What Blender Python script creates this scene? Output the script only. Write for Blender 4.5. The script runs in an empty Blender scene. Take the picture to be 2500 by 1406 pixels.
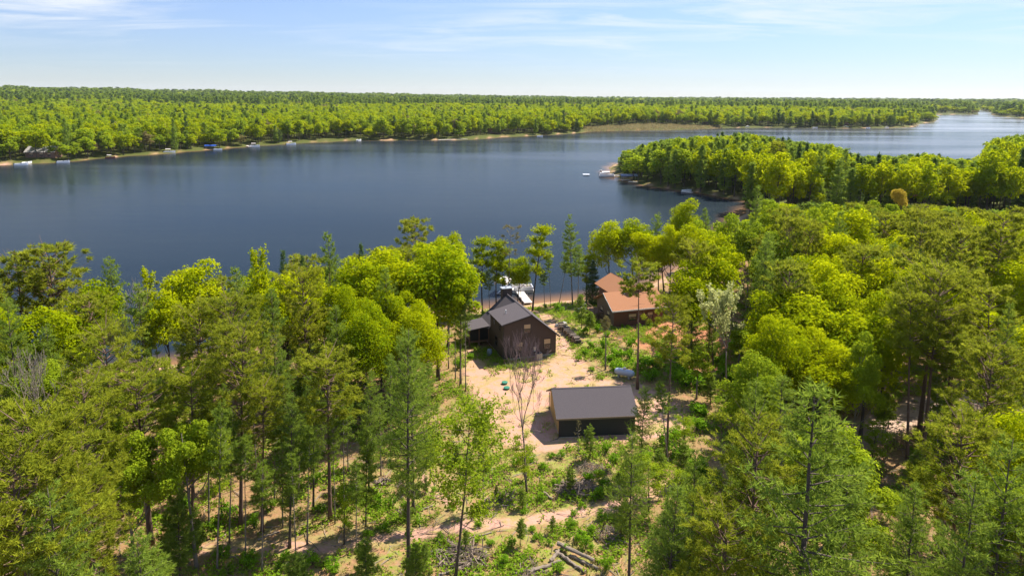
import bpy, math, random
import numpy as np
from mathutils import Vector
SC = bpy.context.scene
COL = SC.collection
rng = np.random.default_rng(11)
random.seed(11)
# ------------------------------------------------------------------ camera
W, H, F, CH = 2500, 1406, 1674.0, 36.0
PITCH, ROLL = math.radians(9.5), math.radians(0.3)
PPY = 233.0 + F*math.tan(PITCH)
def _rx(a): c, s = math.cos(a), math.sin(a); return np.array([[1,0,0],[0,c,-s],[0,s,c]])
def _rz(a): c, s = math.cos(a), math.sin(a); return np.array([[c,-s,0],[s,c,0],[0,0,1]])
ROT = _rx(math.pi/2-PITCH) @ _rz(ROLL)
cd = bpy.data.cameras.new('camera'); cam = bpy.data.objects.new('camera', cd); COL.objects.link(cam)
from mathutils import Matrix
cam.matrix_world = Matrix.Translation((0,0,CH)) @ Matrix([list(r) for r in ROT]).to_4x4()
cd.sensor_width = 36; cd.lens = F/W*36; cd.shift_y = -(703-PPY)/W
cd.clip_start = 0.5; cd.clip_end = 40000
SC.camera = cam
def P(px, py, z=0.0):
    """where the line of sight through photo point (px,py) meets height z"""
    d = ROT @ np.array([(px-1250)/F, -(py-PPY)/F, -1.0]); t = (z-CH)/d[2]
    return np.array([0,0,CH]) + d*t
def proj(p):
    l = ROT.T @ (np.asarray(p, float)-np.array([0,0,CH]))
    return 1250+F*l[0]/-l[2], PPY-F*l[1]/-l[2], -l[2]
# ------------------------------------------------------------------ sky, sun, exposure
SUN_AZ = math.atan2(0.78, 0.62)       # clockwise from +Y
SUN_EL = math.radians(54)
w = bpy.data.worlds.new('World'); SC.world = w; w.use_nodes = True
def world():
    nt = w.node_tree; N = nt.nodes; L = nt.links; N.clear()
    out = N.new('ShaderNodeOutputWorld'); bg = N.new('ShaderNodeBackground'); L.new(bg.outputs[0], out.inputs[0])
    sky = N.new('ShaderNodeTexSky'); sky.sky_type = 'NISHITA'; sky.sun_disc = False
    sky.sun_elevation = SUN_EL; sky.sun_rotation = SUN_AZ; sky.altitude = 300; sky.air_density = 1.0; sky.dust_density = 0.0; sky.ozone_density = 4.0
    bg.inputs[1].default_value = 0.10
    tc = N.new('ShaderNodeTexCoord'); sep = N.new('ShaderNodeSeparateXYZ'); L.new(tc.outputs['Generated'], sep.inputs[0])
    def m(op, a, b=None, c=None):
        n = N.new('ShaderNodeMath'); n.operation = op
        for i, v in enumerate((a, b, c)):
            if v is None: continue
            if isinstance(v, (int, float)): n.inputs[i].default_value = v
            else: L.new(v, n.inputs[i])
        return n.outputs[0]
    zc = m('MAXIMUM', m('ADD', sep.outputs[2], 0.06), 0.02)
    cx = m('DIVIDE', sep.outputs[0], zc); cy = m('DIVIDE', sep.outputs[1], zc)
    cb = N.new('ShaderNodeCombineXYZ'); L.new(cx, cb.inputs[0]); L.new(cy, cb.inputs[1])
    mp = N.new('ShaderNodeMapping'); mp.inputs['Rotation'].default_value = (0,0,math.radians(-24)); mp.inputs['Scale'].default_value = (0.50, 1.0, 1); L.new(cb.outputs[0], mp.inputs[0])
    n1 = N.new('ShaderNodeTexNoise'); n1.inputs['Scale'].default_value = 1.1; n1.inputs['Detail'].default_value = 9; n1.inputs['Roughness'].default_value = 0.62; n1.inputs['Distortion'].default_value = 0.9
    L.new(mp.outputs[0], n1.inputs['Vector'])
    mp2 = N.new('ShaderNodeMapping'); mp2.inputs['Location'].default_value = (3.1, 0.4, 0); mp2.inputs['Scale'].default_value = (0.22, 0.26, 1); L.new(cb.outputs[0], mp2.inputs[0])
    n2 = N.new('ShaderNodeTexNoise'); n2.inputs['Scale'].default_value = 1.0; n2.inputs['Detail'].default_value = 3; L.new(mp2.outputs[0], n2.inputs['Vector'])
    a = m('MULTIPLY', m('SUBTRACT', n1.outputs[0], 0.44), 5.2); b = m('MULTIPLY', m('SUBTRACT', n2.outputs[0], 0.39), 4.0)
    lo = N.new('ShaderNodeMapRange'); L.new(sep.outputs[2], lo.inputs[0]); lo.inputs[1].default_value = .02; lo.inputs[2].default_value = .11
    c = N.new('ShaderNodeClamp'); L.new(m('MULTIPLY', m('MULTIPLY', m('MAXIMUM', a, 0), m('MAXIMUM', b, 0)), lo.outputs[0]), c.inputs[0]); c.inputs[2].default_value = 0.75
    hs = N.new('ShaderNodeHueSaturation'); hs.inputs['Saturation'].default_value = 0.92; L.new(sky.outputs[0], hs.inputs['Color'])
    air = N.new('ShaderNodeMapRange'); L.new(sep.outputs[2], air.inputs[0]); air.inputs[1].default_value = 0.0; air.inputs[2].default_value = 0.30
    tint = N.new('ShaderNodeMix'); tint.data_type = 'RGBA'; L.new(air.outputs[0], tint.inputs['Factor']); tint.inputs[6].default_value = (0.385,0.41,0.50,1); tint.inputs[7].default_value = (0.68,0.665,0.81,1)
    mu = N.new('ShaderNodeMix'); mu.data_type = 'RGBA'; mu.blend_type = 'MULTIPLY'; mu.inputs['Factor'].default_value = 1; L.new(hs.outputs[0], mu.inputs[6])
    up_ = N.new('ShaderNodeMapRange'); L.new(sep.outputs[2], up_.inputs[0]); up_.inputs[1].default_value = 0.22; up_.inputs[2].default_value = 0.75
    fill_tint = N.new('ShaderNodeMix'); fill_tint.data_type = 'RGBA'; L.new(up_.outputs[0], fill_tint.inputs['Factor']); L.new(tint.outputs[2], fill_tint.inputs[6]); fill_tint.inputs[7].default_value = (1.40,1.36,1.38,1); L.new(fill_tint.outputs[2], mu.inputs[7])  # overhead sky, out of view, brightened as added fill to lift the shadows
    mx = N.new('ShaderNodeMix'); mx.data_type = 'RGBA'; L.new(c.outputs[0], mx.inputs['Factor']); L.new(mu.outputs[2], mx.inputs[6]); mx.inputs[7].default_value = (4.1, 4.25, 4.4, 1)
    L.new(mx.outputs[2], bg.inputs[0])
world()
sl = bpy.data.lights.new('sun', 'SUN'); sl.energy = 5.0; sl.angle = math.radians(0.5); sl.color = (1.0, 0.93, 0.82)
so = bpy.data.objects.new('sun', sl); COL.objects.link(so)
sd_ = Vector((math.sin(SUN_AZ)*math.cos(SUN_EL), math.cos(SUN_AZ)*math.cos(SUN_EL), math.sin(SUN_EL)))
so.rotation_euler = sd_.to_track_quat('Z', 'Y').to_euler(); so.location = (60, 60, 120)
vs = SC.view_settings; vs.view_transform = 'Standard'; vs.look = 'None'; vs.gamma = 1; vs.exposure = 1.25
# ------------------------------------------------------------------ helpers: meshes, objects, materials
def mk(name, parts, mats, parent=None, smooth=False, loc=None, attr=None, link=True):
    """parts: list of (verts (n,3), faces as list of index tuples or (m,k) array, material index)"""
    V = []; LT = []; LI = []; MI = []; off = 0
    for v, f, mi in parts:
        v = np.asarray(v, float).reshape(-1, 3)
        if isinstance(f, np.ndarray):
            LT.append(np.full(len(f), f.shape[1])); LI.append((f+off).ravel()); MI.append(np.full(len(f), mi))
        else:
            LT.append(np.array([len(q) for q in f])); LI.append(np.array([i for q in f for i in q])+off); MI.append(np.full(len(f), mi))
        V.append(v); off += len(v)
    V = np.concatenate(V); LT = np.concatenate(LT).astype(np.int32); LI = np.concatenate(LI).astype(np.int32); MI = np.concatenate(MI).astype(np.int32)
    me = bpy.data.meshes.new(name)
    me.vertices.add(len(V)); me.vertices.foreach_set('co', V.astype(np.float32).ravel())
    me.loops.add(len(LI)); me.loops.foreach_set('vertex_index', LI)
    me.polygons.add(len(LT)); me.polygons.foreach_set('loop_start', np.concatenate([[0], np.cumsum(LT)[:-1]]).astype(np.int32))
    me.polygons.foreach_set('material_index', MI)
    me.polygons.foreach_set('use_smooth', np.full(len(LT), bool(smooth)))
    for m in (mats if isinstance(mats, (list, tuple)) else [mats]): me.materials.append(m)
    me.update(calc_edges=True)
    if attr:
        for k, (dom, vals) in attr.items():
            at = me.attributes.new(k, 'FLOAT', dom); at.data.foreach_set('value', np.asarray(vals, np.float32))
    o = bpy.data.objects.new(name, me)
    if link: COL.objects.link(o)
    if parent is not None: o.parent = parent
    if loc is not None: o.location = loc
    return o
def empty(name, label, cat, loc=(0,0,0), rz=0.0, group=None, link=True):
    o = bpy.data.objects.new(name, None); o.empty_display_size = 0.3
    if link: COL.objects.link(o)
    o.location = loc; o.rotation_euler = (0,0,rz)
    return tag(o, label, cat, group)
def tag(o, label, cat=None, group=None, kind=None):
    o['label'] = label
    if cat: o['category'] = cat
    if group: o['group'] = group
    if kind: o['kind'] = kind
    return o
def box(x0, x1, y0, y1, z0, z1, mi=0):
    v = [(x0,y0,z0),(x1,y0,z0),(x1,y1,z0),(x0,y1,z0),(x0,y0,z1),(x1,y0,z1),(x1,y1,z1),(x0,y1,z1)]
    return (v, [(0,3,2,1),(4,5,6,7),(0,1,5,4),(1,2,6,5),(2,3,7,6),(3,0,4,7)], mi)
def slab(pts, t, mi=0):
    """a flat polygon given thickness t downward along its normal"""
    p = np.array(pts, float); n = np.cross(p[1]-p[0], p[2]-p[0]); n /= np.linalg.norm(n)
    k = len(p); q = p-n*t
    f = [tuple(range(k)), tuple(range(2*k-1, k-1, -1))] + [(i, i+k, (i+1)%k+k, (i+1)%k) for i in range(k)]
    return (np.concatenate([p, q]), f, mi)
def tube(pts, rad, n=6, mi=0, cap=True):
    pts = np.asarray(pts, float); rad = np.broadcast_to(np.asarray(rad, float), (len(pts),)); k = len(pts)
    t = np.gradient(pts, axis=0); t /= np.linalg.norm(t, axis=1)[:,None]+1e-9
    ref = np.array([1.,0,0]) if abs(t[0][2]) > 0.7 else np.array([0,0,1.])
    a = np.cross(t, ref); a /= np.linalg.norm(a, axis=1)[:,None]+1e-9; b = np.cross(t, a)
    th = np.arange(n)*2*math.pi/n
    v = pts[:,None,:]+rad[:,None,None]*(np.cos(th)[None,:,None]*a[:,None,:]+np.sin(th)[None,:,None]*b[:,None,:])
    f = []
    for i in range(k-1):
        for j in range(n):
            j2 = (j+1)%n; f.append((i*n+j, i*n+j2, (i+1)*n+j2, (i+1)*n+j))
    if cap: f.append(tuple(range(n-1, -1, -1))); f.append(tuple(range((k-1)*n, k*n)))
    return (v.reshape(-1,3), f, mi)
def unit(v): return v/(np.linalg.norm(v, axis=-1, keepdims=True)+1e-9)
def leaves(c, nrm, ln, wd, mi=0, spin=None):
    """kite-shaped leaf sprays at centres c facing nrm"""
    n = len(c); r = rng.normal(size=(n,3)) if spin is None else spin
    a = unit(np.cross(nrm, r)); b = unit(np.cross(nrm, a))
    ln = np.broadcast_to(ln, (n,))[:,None]; wd = np.broadcast_to(wd, (n,))[:,None]
    fold = nrm*wd*0.25
    v = np.stack([c-a*ln*.5, c+b*wd*.5+a*ln*.08+fold, c+a*ln*.5, c-b*wd*.5+a*ln*.08+fold], 1).reshape(-1,3)
    return (v, np.arange(4*n).reshape(n,4), mi)
def blades(c, d, ln, wd, mi=0):
    """thin pointed needles / blades from c along d"""
    n = len(c); s = unit(np.cross(d, rng.normal(size=(n,3))))
    ln = np.broadcast_to(ln, (n,))[:,None]; wd = np.broadcast_to(wd, (n,))[:,None]
    v = np.stack([c-s*wd*.5, c+s*wd*.5, c+d*ln], 1).reshape(-1,3)
    return (v, np.arange(3*n).reshape(n,3), mi)
# ---- materials
def newmat(name):
    m = bpy.data.materials.new(name); m.use_nodes = True; nt = m.node_tree; nt.nodes.clear()
    out = nt.nodes.new('ShaderNodeOutputMaterial'); return m, nt, nt.nodes, nt.links, out
def nmath(N, L, op, a, b=None):
    n = N.new('ShaderNodeMath'); n.operation = op
    for i, v in enumerate((a, b)):
        if v is None: continue
        if isinstance(v, (int, float)): n.inputs[i].default_value = v
        else: L.new(v, n.inputs[i])
    return n.outputs[0]
def nmix(N, L, f, a, b):
    n = N.new('ShaderNodeMix'); n.data_type = 'RGBA'
    for s, v in ((n.inputs['Factor'], f), (n.inputs[6], a), (n.inputs[7], b)):
        if isinstance(v, (int, float)): s.default_value = v
        elif isinstance(v, tuple): s.default_value = (*v, 1)
        else: L.new(v, s)
    return n.outputs[2]
def leafmat(name, c0, c1, c2, trans=0.45, tcol=None, objvar=0.5):
    """leaf: colour runs c0-c1 with the spray, towards c2 from tree to tree"""
    m, nt, N, L, out = newmat(name)
    at = N.new('ShaderNodeAttribute'); at.attribute_name = 'tint'
    oi = N.new('ShaderNodeObjectInfo')
    col = nmix(N, L, at.outputs['Fac'], c0, c1)
    col = nmix(N, L, nmath(N, L, 'MULTIPLY', oi.outputs['Random'], objvar), col, c2)
    d = N.new('ShaderNodeBsdfDiffuse'); L.new(col, d.inputs[0])
    t = N.new('ShaderNodeBsdfTranslucent')
    tc = nmix(N, L, 0.5, col, tcol or tuple(min(1, x*1.6) for x in c1)); L.new(tc, t.inputs[0])
    mx = N.new('ShaderNodeMixShader'); mx.inputs[0].default_value = trans; L.new(d.outputs[0], mx.inputs[1]); L.new(t.outputs[0], mx.inputs[2])
    L.new(mx.outputs[0], out.inputs[0]); return m
def plain(name, c, rough=0.8, c2=None, scale=3.0, metal=0.0, bump=0.0, wave=None, detail=5, spec=0.3, stretch=None):
    m, nt, N, L, out = newmat(name)
    b = N.new('ShaderNodeBsdfPrincipled'); b.inputs['Roughness'].default_value = rough; b.inputs['Metallic'].default_value = metal
    b.inputs['Specular IOR Level'].default_value = spec; L.new(b.outputs[0], out.inputs[0])
    tc = N.new('ShaderNodeTexCoord'); vec = tc.outputs['Object']
    if stretch:
        mp = N.new('ShaderNodeMapping'); mp.inputs['Scale'].default_value = stretch; L.new(vec, mp.inputs[0]); vec = mp.outputs[0]
    no = N.new('ShaderNodeTexNoise'); no.inputs['Scale'].default_value = scale; no.inputs['Detail'].default_value = detail; L.new(vec, no.inputs['Vector'])
    col = nmix(N, L, no.outputs[0], c, c2 or tuple(x*0.7 for x in c))
    h = no.outputs[0]
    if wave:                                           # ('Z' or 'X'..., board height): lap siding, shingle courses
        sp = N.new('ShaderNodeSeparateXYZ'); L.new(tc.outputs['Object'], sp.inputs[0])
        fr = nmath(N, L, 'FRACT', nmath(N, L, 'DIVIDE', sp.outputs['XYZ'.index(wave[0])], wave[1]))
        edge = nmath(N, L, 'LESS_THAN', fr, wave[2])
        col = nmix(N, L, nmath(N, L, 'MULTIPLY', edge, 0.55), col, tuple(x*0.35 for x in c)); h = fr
    L.new(col, b.inputs['Base Color'])
    if bump:
        bp = N.new('ShaderNodeBump'); bp.inputs['Strength'].default_value = bump; bp.inputs['Distance'].default_value = 0.03; L.new(h, bp.inputs['Height']); L.new(bp.outputs[0], b.inputs['Normal'])
    return m
M = {}
M['lime']   = leafmat('lime_leaf', (0.200,0.275,0.004), (0.475,0.497,0.005), (0.113,0.211,0.005), 0.50, (0.540,0.540,0.004), 0.65)
M['oak']    = leafmat('oak_leaf', (0.162,0.248,0.013), (0.356,0.421,0.019), (0.097,0.184,0.013), 0.48, (0.432,0.486,0.019))
M['white']  = leafmat('white_pine_needle', (0.080,0.157,0.025), (0.270,0.351,0.054), (0.194,0.265,0.022), 0.45, (0.302,0.367,0.032))
M['red']    = leafmat('red_pine_needle', (0.117,0.157,0.012), (0.373,0.383,0.030), (0.167,0.232,0.015), 0.45, (0.410,0.410,0.029))
M['dark']   = leafmat('dark_needle', (0.038,0.086,0.024), (0.108,0.162,0.043), (0.086,0.135,0.024), 0.35)
M['brownc'] = leafmat('sparse_brown_needle', (0.119,0.113,0.035), (0.238,0.205,0.076), (0.151,0.119,0.043), 0.4)
M['pale']   = leafmat('pale_bud', (0.324,0.346,0.119), (0.497,0.497,0.205), (0.367,0.367,0.130), 0.45)
M['amber']  = leafmat('amber_bud', (0.330,0.220,0.025), (0.450,0.340,0.040), (0.36,0.28,0.03), 0.45)
M['shrub']  = leafmat('shrub_leaf', (0.080,0.190,0.010), (0.210,0.350,0.016), (0.14,0.25,0.014), 0.45)
M['grassb'] = leafmat('grass_blade', (0.160,0.230,0.022), (0.420,0.330,0.130), (0.2,0.2,0.05), 0.4)
M['fern']   = leafmat('ground_leaf', (0.110,0.220,0.012), (0.280,0.370,0.024), (0.1,0.2,0.01), 0.4)
M['bark']   = plain('dark_bark', (0.105,0.080,0.062), 0.95, (0.055,0.042,0.034), 4, stretch=(3,3,0.6), bump=0.6)
M['rbark']  = plain('red_pine_bark', (0.190,0.115,0.080), 0.95, (0.080,0.052,0.040), 4, stretch=(3,3,0.7), bump=0.6)
M['gbark']  = plain('grey_bark', (0.235,0.195,0.160), 0.95, (0.110,0.090,0.075), 4, stretch=(3,3,0.7), bump=0.5)
M['twig']   = plain('bare_twig', (0.300,0.205,0.185), 0.95, (0.190,0.130,0.112), 5)
M['gtwig']  = plain('grey_twig', (0.270,0.225,0.185), 0.95, (0.160,0.125,0.100), 5)
M['dead']   = plain('weathered_wood', (0.270,0.215,0.165), 0.95, (0.110,0.083,0.063), 3, stretch=(2,2,2), bump=0.5)
M['brush']  = plain('brush_sticks', (0.270,0.205,0.155), 0.95, (0.110,0.080,0.060), 2)
M['logend'] = plain('cut_log_end', (0.420,0.300,0.190), 0.9, (0.30,0.20,0.12), 12)
# ------------------------------------------------------------------ land, lake
def pts(l, z=-2.0): return np.array([P(x, y, z)[:2] for x, y in l])
near_land = np.concatenate([
    np.array([[-420,-60],[-420,52],[-170,66],[-80,80],[-55,88],[-40,97],[-24,109]]),
    pts([(1080,768),(1150,757),(1230,748),(1300,741),(1380,733),(1450,725),(1540,716)]),
    np.array([[32,141],[44,163],[62,196],[78,226]]),
    pts([(1850,494),(1800,486),(1740,476),(1690,468),(1640,462),(1590,453),(1550,446),(1520,438),(1497,430),(1487,420),(1490,412)]),
    np.array([[60,392],[92,410],[150,398],[176,352],[196,322],[214,330],[232,352],[262,386],[320,404],[520,380],[900,250],[900,-60]])])
far_land = np.concatenate([
    np.array([[-2600,300],[-900,330],[-480,352]]),
    pts([(-120,409),(0,403),(130,398),(250,386),(430,373),(560,362),(650,355),(760,349),(880,343),(1010,343),(1140,342),(1230,335),(1320,331),(1415,325),
         (1440,321),(1560,319),(1680,317),(1760,313),(1900,312),(2060,314),(2180,313),(2232,311),(2240,304),(2285,297),(2288,290),(2240,286),(2235,282),(2320,280.5),(2384,280),(2388,274),(2380,268)]),
    np.array([[1500,2500],[1640,2500]]), pts([(2418,273),(2422,281),(2455,286),(2500,290),(2620,294),(2800,296)]),
    np.array([[2600,1200],[9000,1500],[9500,9900],[-9500,9900],[-9500,300]])])
def sdist(x, y, poly):
    """signed distance, positive inside"""
    x = np.asarray(x, float); y = np.asarray(y, float); d = np.full(x.shape, 1e18); ins = np.zeros(x.shape, bool)
    n = len(poly)
    for i in range(n):
        ax, ay = poly[i]; bx, by = poly[(i+1)%n]
        ex, ey = bx-ax, by-ay; px, py = x-ax, y-ay
        t = np.clip((px*ex+py*ey)/(ex*ex+ey*ey+1e-12), 0, 1)
        d = np.minimum(d, (px-t*ex)**2+(py-t*ey)**2)
        if ay != by:
            c = ((ay > y) != (by > y)) & (x < (bx-ax)*(y-ay)/(by-ay)+ax); ins ^= c
    d = np.sqrt(d); return np.where(ins, d, -d)
def wob(x, y): return 2.0*np.sin(x*.11+1)*np.sin(y*.09)+1.2*np.sin(x*.31+y*.2)+.6*np.sin(y*.7-x*.5)
def land_sd(x, y):
    a = sdist(x, y, near_land); b = sdist(x, y, far_land)
    r = np.hypot(x, y); k = np.clip((r-130)/300, 0, 1)
    return np.maximum(a, b)+wob(x, y)*(0.25+.9*k)
def ground_z(x, y):
    x = np.asarray(x, float); y = np.asarray(y, float)
    s = land_sd(x, y); z = -2.0+np.clip(s*0.16, -3, 2.0)
    r = np.hypot(x, y); az = np.degrees(np.arctan2(x, y)); inl = np.clip((s-20)/40, 0, 1)
    z += inl*np.clip((r-30)/60, 0, 1)*(.35*np.sin(x*.13+.5)*np.sin(y*.11)+.12*np.sin(x*.47)*np.sin(y*.53+1))*np.clip(1-(r-400)/200, 0, 1)
    far = np.clip((r-1100)/2500, 0, 1)
    z += far*inl*(30*np.clip((-az+6)/32, 0, 1.3)+2.5*np.sin(az*.9+r*.0011)+1.5*np.sin(az*2.1-r*.0017)+2*np.sin(az*.37+r*.003))
    z += inl*np.clip((r-430)/500, 0, 1)*(2.2*np.sin(x*.011)*np.sin(y*.009)+1.5)
    return z
def gz(x, y): return float(ground_z(np.array([x]), np.array([y]))[0])
def soft(x, y, poly_px, wd, z=0):
    poly = np.array([P(a, b, z)[:2] for a, b in poly_px]); return np.clip(sdist(x, y, poly)/wd+.5, 0, 1)
def track(x, y, line_px, half, wd):
    l = np.array([P(a, b)[:2] for a, b in line_px]); d = np.full(x.shape, 1e9)
    for (ax, ay), (bx, by) in zip(l[:-1], l[1:]):
        t = np.clip(((x-ax)*(bx-ax)+(y-ay)*(by-ay))/((bx-ax)**2+(by-ay)**2), 0, 1)
        d = np.minimum(d, np.hypot(x-ax-t*(bx-ax), y-ay-t*(by-ay)))
    return np.clip((half-d)/wd+.5, 0, 1)
YARD = [(1140,842),(1195,905),(1330,890),(1372,862),(1400,856),(1432,890),(1452,925),(1560,938),(1660,985),(1690,1050),(1610,1068),(1540,1082),(1400,1092),(1330,1104),(1240,1095),(1180,1010),(1130,940)]
CLEAR = [(1120,850),(1480,720),(1640,770),(1560,950),(1700,1060),(1530,1130),(1530,1420),(900,1420),(800,1380),(560,1420),(520,1330),(800,1260),(920,1090),(1080,1010),(1130,930)]
TRAIL = [(440,1350),(600,1333),(780,1338),(950,1318),(1100,1290),(1300,1268),(1520,1232),(1660,1180)]
PATH2 = [(1010,1130),(1050,1190),(1140,1270)]
ROAD = [(1960,1120),(2120,1045),(2260,1000),(2400,985),(2560,985)]
DRIVE = [(1390,905),(1378,860),(1362,810),(1330,770),(1292,746)]
def build_ground():
    az = np.radians(np.linspace(-78, 78, 600))
    r = np.concatenate([np.linspace(4, 26, 12), np.arange(27, 132, .45), 132*np.exp(np.linspace(0.012, math.log(9500/132), 165))])
    A, Rr = np.meshgrid(az, r); X = (Rr*np.sin(A)).ravel(); Y = (Rr*np.cos(A)).ravel(); Z = ground_z(X, Y)
    n, k = len(r), len(az); i = np.arange((n-1)*k).reshape(n-1, k)[:, :-1].ravel()
    f = np.stack([i, i+1, i+1+k, i+k], 1)
    s = land_sd(X, Y); rr = np.hypot(X, Y)
    sand = np.maximum.reduce([soft(X, Y, YARD, 3.0), track(X, Y, TRAIL, .85, 1.5)*.80, track(X, Y, PATH2, .6, 1.5)*.7, track(X, Y, DRIVE, 1.1, 1.8)*.9,
                              track(X, Y, [(1440,735),(1470,760),(1500,800)], 2.0, 2), np.clip(1-np.abs(s-1.4)/2.0, 0, 1)*np.where(rr < 200, 1.0, 1.0)])
    rd = track(X, Y, ROAD, 2.1, 1.8)
    red = np.maximum.reduce([soft(X, Y, [(1460,805),(1640,780),(1900,830),(1950,960),(1700,900),(1560,850)], 3), .8*soft(X, Y, [(2160,520),(2300,480),(2330,510),(2200,535)], 6)])
    grass = np.maximum.reduce([soft(X, Y, [(1130,775),(1170,752),(1440,730),(1470,800),(1480,880),(1420,870),(1365,790),(1200,770)], 4), .75*soft(X, Y, CLEAR, 6), .9*soft(X, Y, [(1290,1092),(1520,1082),(1520,1190),(1230,1180)], 3)])
    o = mk('ground', [(np.stack([X, Y, Z], 1), f, 0)], ground_mat(), smooth=True,
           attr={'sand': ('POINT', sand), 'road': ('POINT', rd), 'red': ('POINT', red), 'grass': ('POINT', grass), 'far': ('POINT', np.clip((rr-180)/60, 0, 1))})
    tag(o, 'sandy forest floor with orange needle litter, bare yard and lake bed', 'ground', kind='structure')
def ground_mat():
    m, nt, N, L, out = newmat('ground')
    b = N.new('ShaderNodeBsdfPrincipled'); b.inputs['Roughness'].default_value = 0.95; b.inputs['Specular IOR Level'].default_value = 0.1; L.new(b.outputs[0], out.inputs[0])
    tc = N.new('ShaderNodeTexCoord')
    def noise(s, d=6, rg=.6):
        n = N.new('ShaderNodeTexNoise'); n.inputs['Scale'].default_value = s; n.inputs['Detail'].default_value = d; n.inputs['Roughness'].default_value = rg; L.new(tc.outputs['Object'], n.inputs['Vector']); return n.outputs[0]
    def at(n): a = N.new('ShaderNodeAttribute'); a.attribute_name = n; return a.outputs['Fac']
    def ramp(v, a, c):
        n = N.new('ShaderNodeMapRange'); n.inputs[1].default_value = a; n.inputs[2].default_value = c; L.new(v, n.inputs[0]); return n.outputs[0]
    big, mid, fine = noise(.22, 4), noise(1.1, 8, .7), noise(6, 6, .7)
    litter = nmix(N, L, ramp(mid, .3, .7), (0.285,0.150,0.075), (0.150,0.090,0.045))
    litter = nmix(N, L, ramp(fine, .5, .8), litter, (0.36,0.25,0.15)); litter = nmix(N, L, ramp(noise(2.4, 9, .8), .52, .68), litter, (0.095,0.062,0.034)); litter = nmix(N, L, nmath(N, L, 'MULTIPLY', ramp(noise(.7, 5, .7), .55, .7), .7), litter, (0.20,0.165,0.105))
    green = nmix(N, L, ramp(fine, .3, .7), (0.110,0.165,0.016), (0.230,0.260,0.040))
    green = nmix(N, L, ramp(big, .45, .65), green, (0.25,0.20,0.075))
    gm = nmath(N, L, 'MULTIPLY', ramp(mid, .40, .62), nmath(N, L, 'ADD', nmath(N, L, 'MULTIPLY', at('grass'), .95), .25))
    col = nmix(N, L, gm, litter, green)
    redc = nmix(N, L, ramp(mid, .3, .7), (0.40,0.165,0.085), (0.27,0.12,0.06)); col = nmix(N, L, at('red'), col, redc)
    sandc = nmix(N, L, ramp(mid, .3, .75), (0.400,0.222,0.166), (0.320,0.174,0.120)); sandc = nmix(N, L, ramp(fine, .45, .8), sandc, (0.44,0.265,0.205))
    sandc = nmix(N, L, nmath(N, L, 'MULTIPLY', ramp(noise(.45, 8, .75), .46, .58), .75), sandc, (0.23,0.20,0.050))
    sm = nmath(N, L, 'MULTIPLY', at('sand'), 1.0)
    edge = ramp(nmath(N, L, 'ADD', sm, nmath(N, L, 'MULTIPLY', nmath(N, L, 'SUBTRACT', mid, .5), 1.0)), .35, .6)
    col = nmix(N, L, edge, col, sandc)
    col = nmix(N, L, at('road'), col, nmix(N, L, fine, (0.45,0.32,0.245), (0.36,0.25,0.185)))
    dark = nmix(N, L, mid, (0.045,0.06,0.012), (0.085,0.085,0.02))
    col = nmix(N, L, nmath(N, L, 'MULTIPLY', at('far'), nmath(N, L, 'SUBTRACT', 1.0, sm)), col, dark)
    L.new(col, b.inputs['Base Color'])
    bp = N.new('ShaderNodeBump'); bp.inputs['Strength'].default_value = .6; bp.inputs['Distance'].default_value = .12; L.new(mid, bp.inputs['Height']); L.new(bp.outputs[0], b.inputs['Normal'])
    return m
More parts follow.
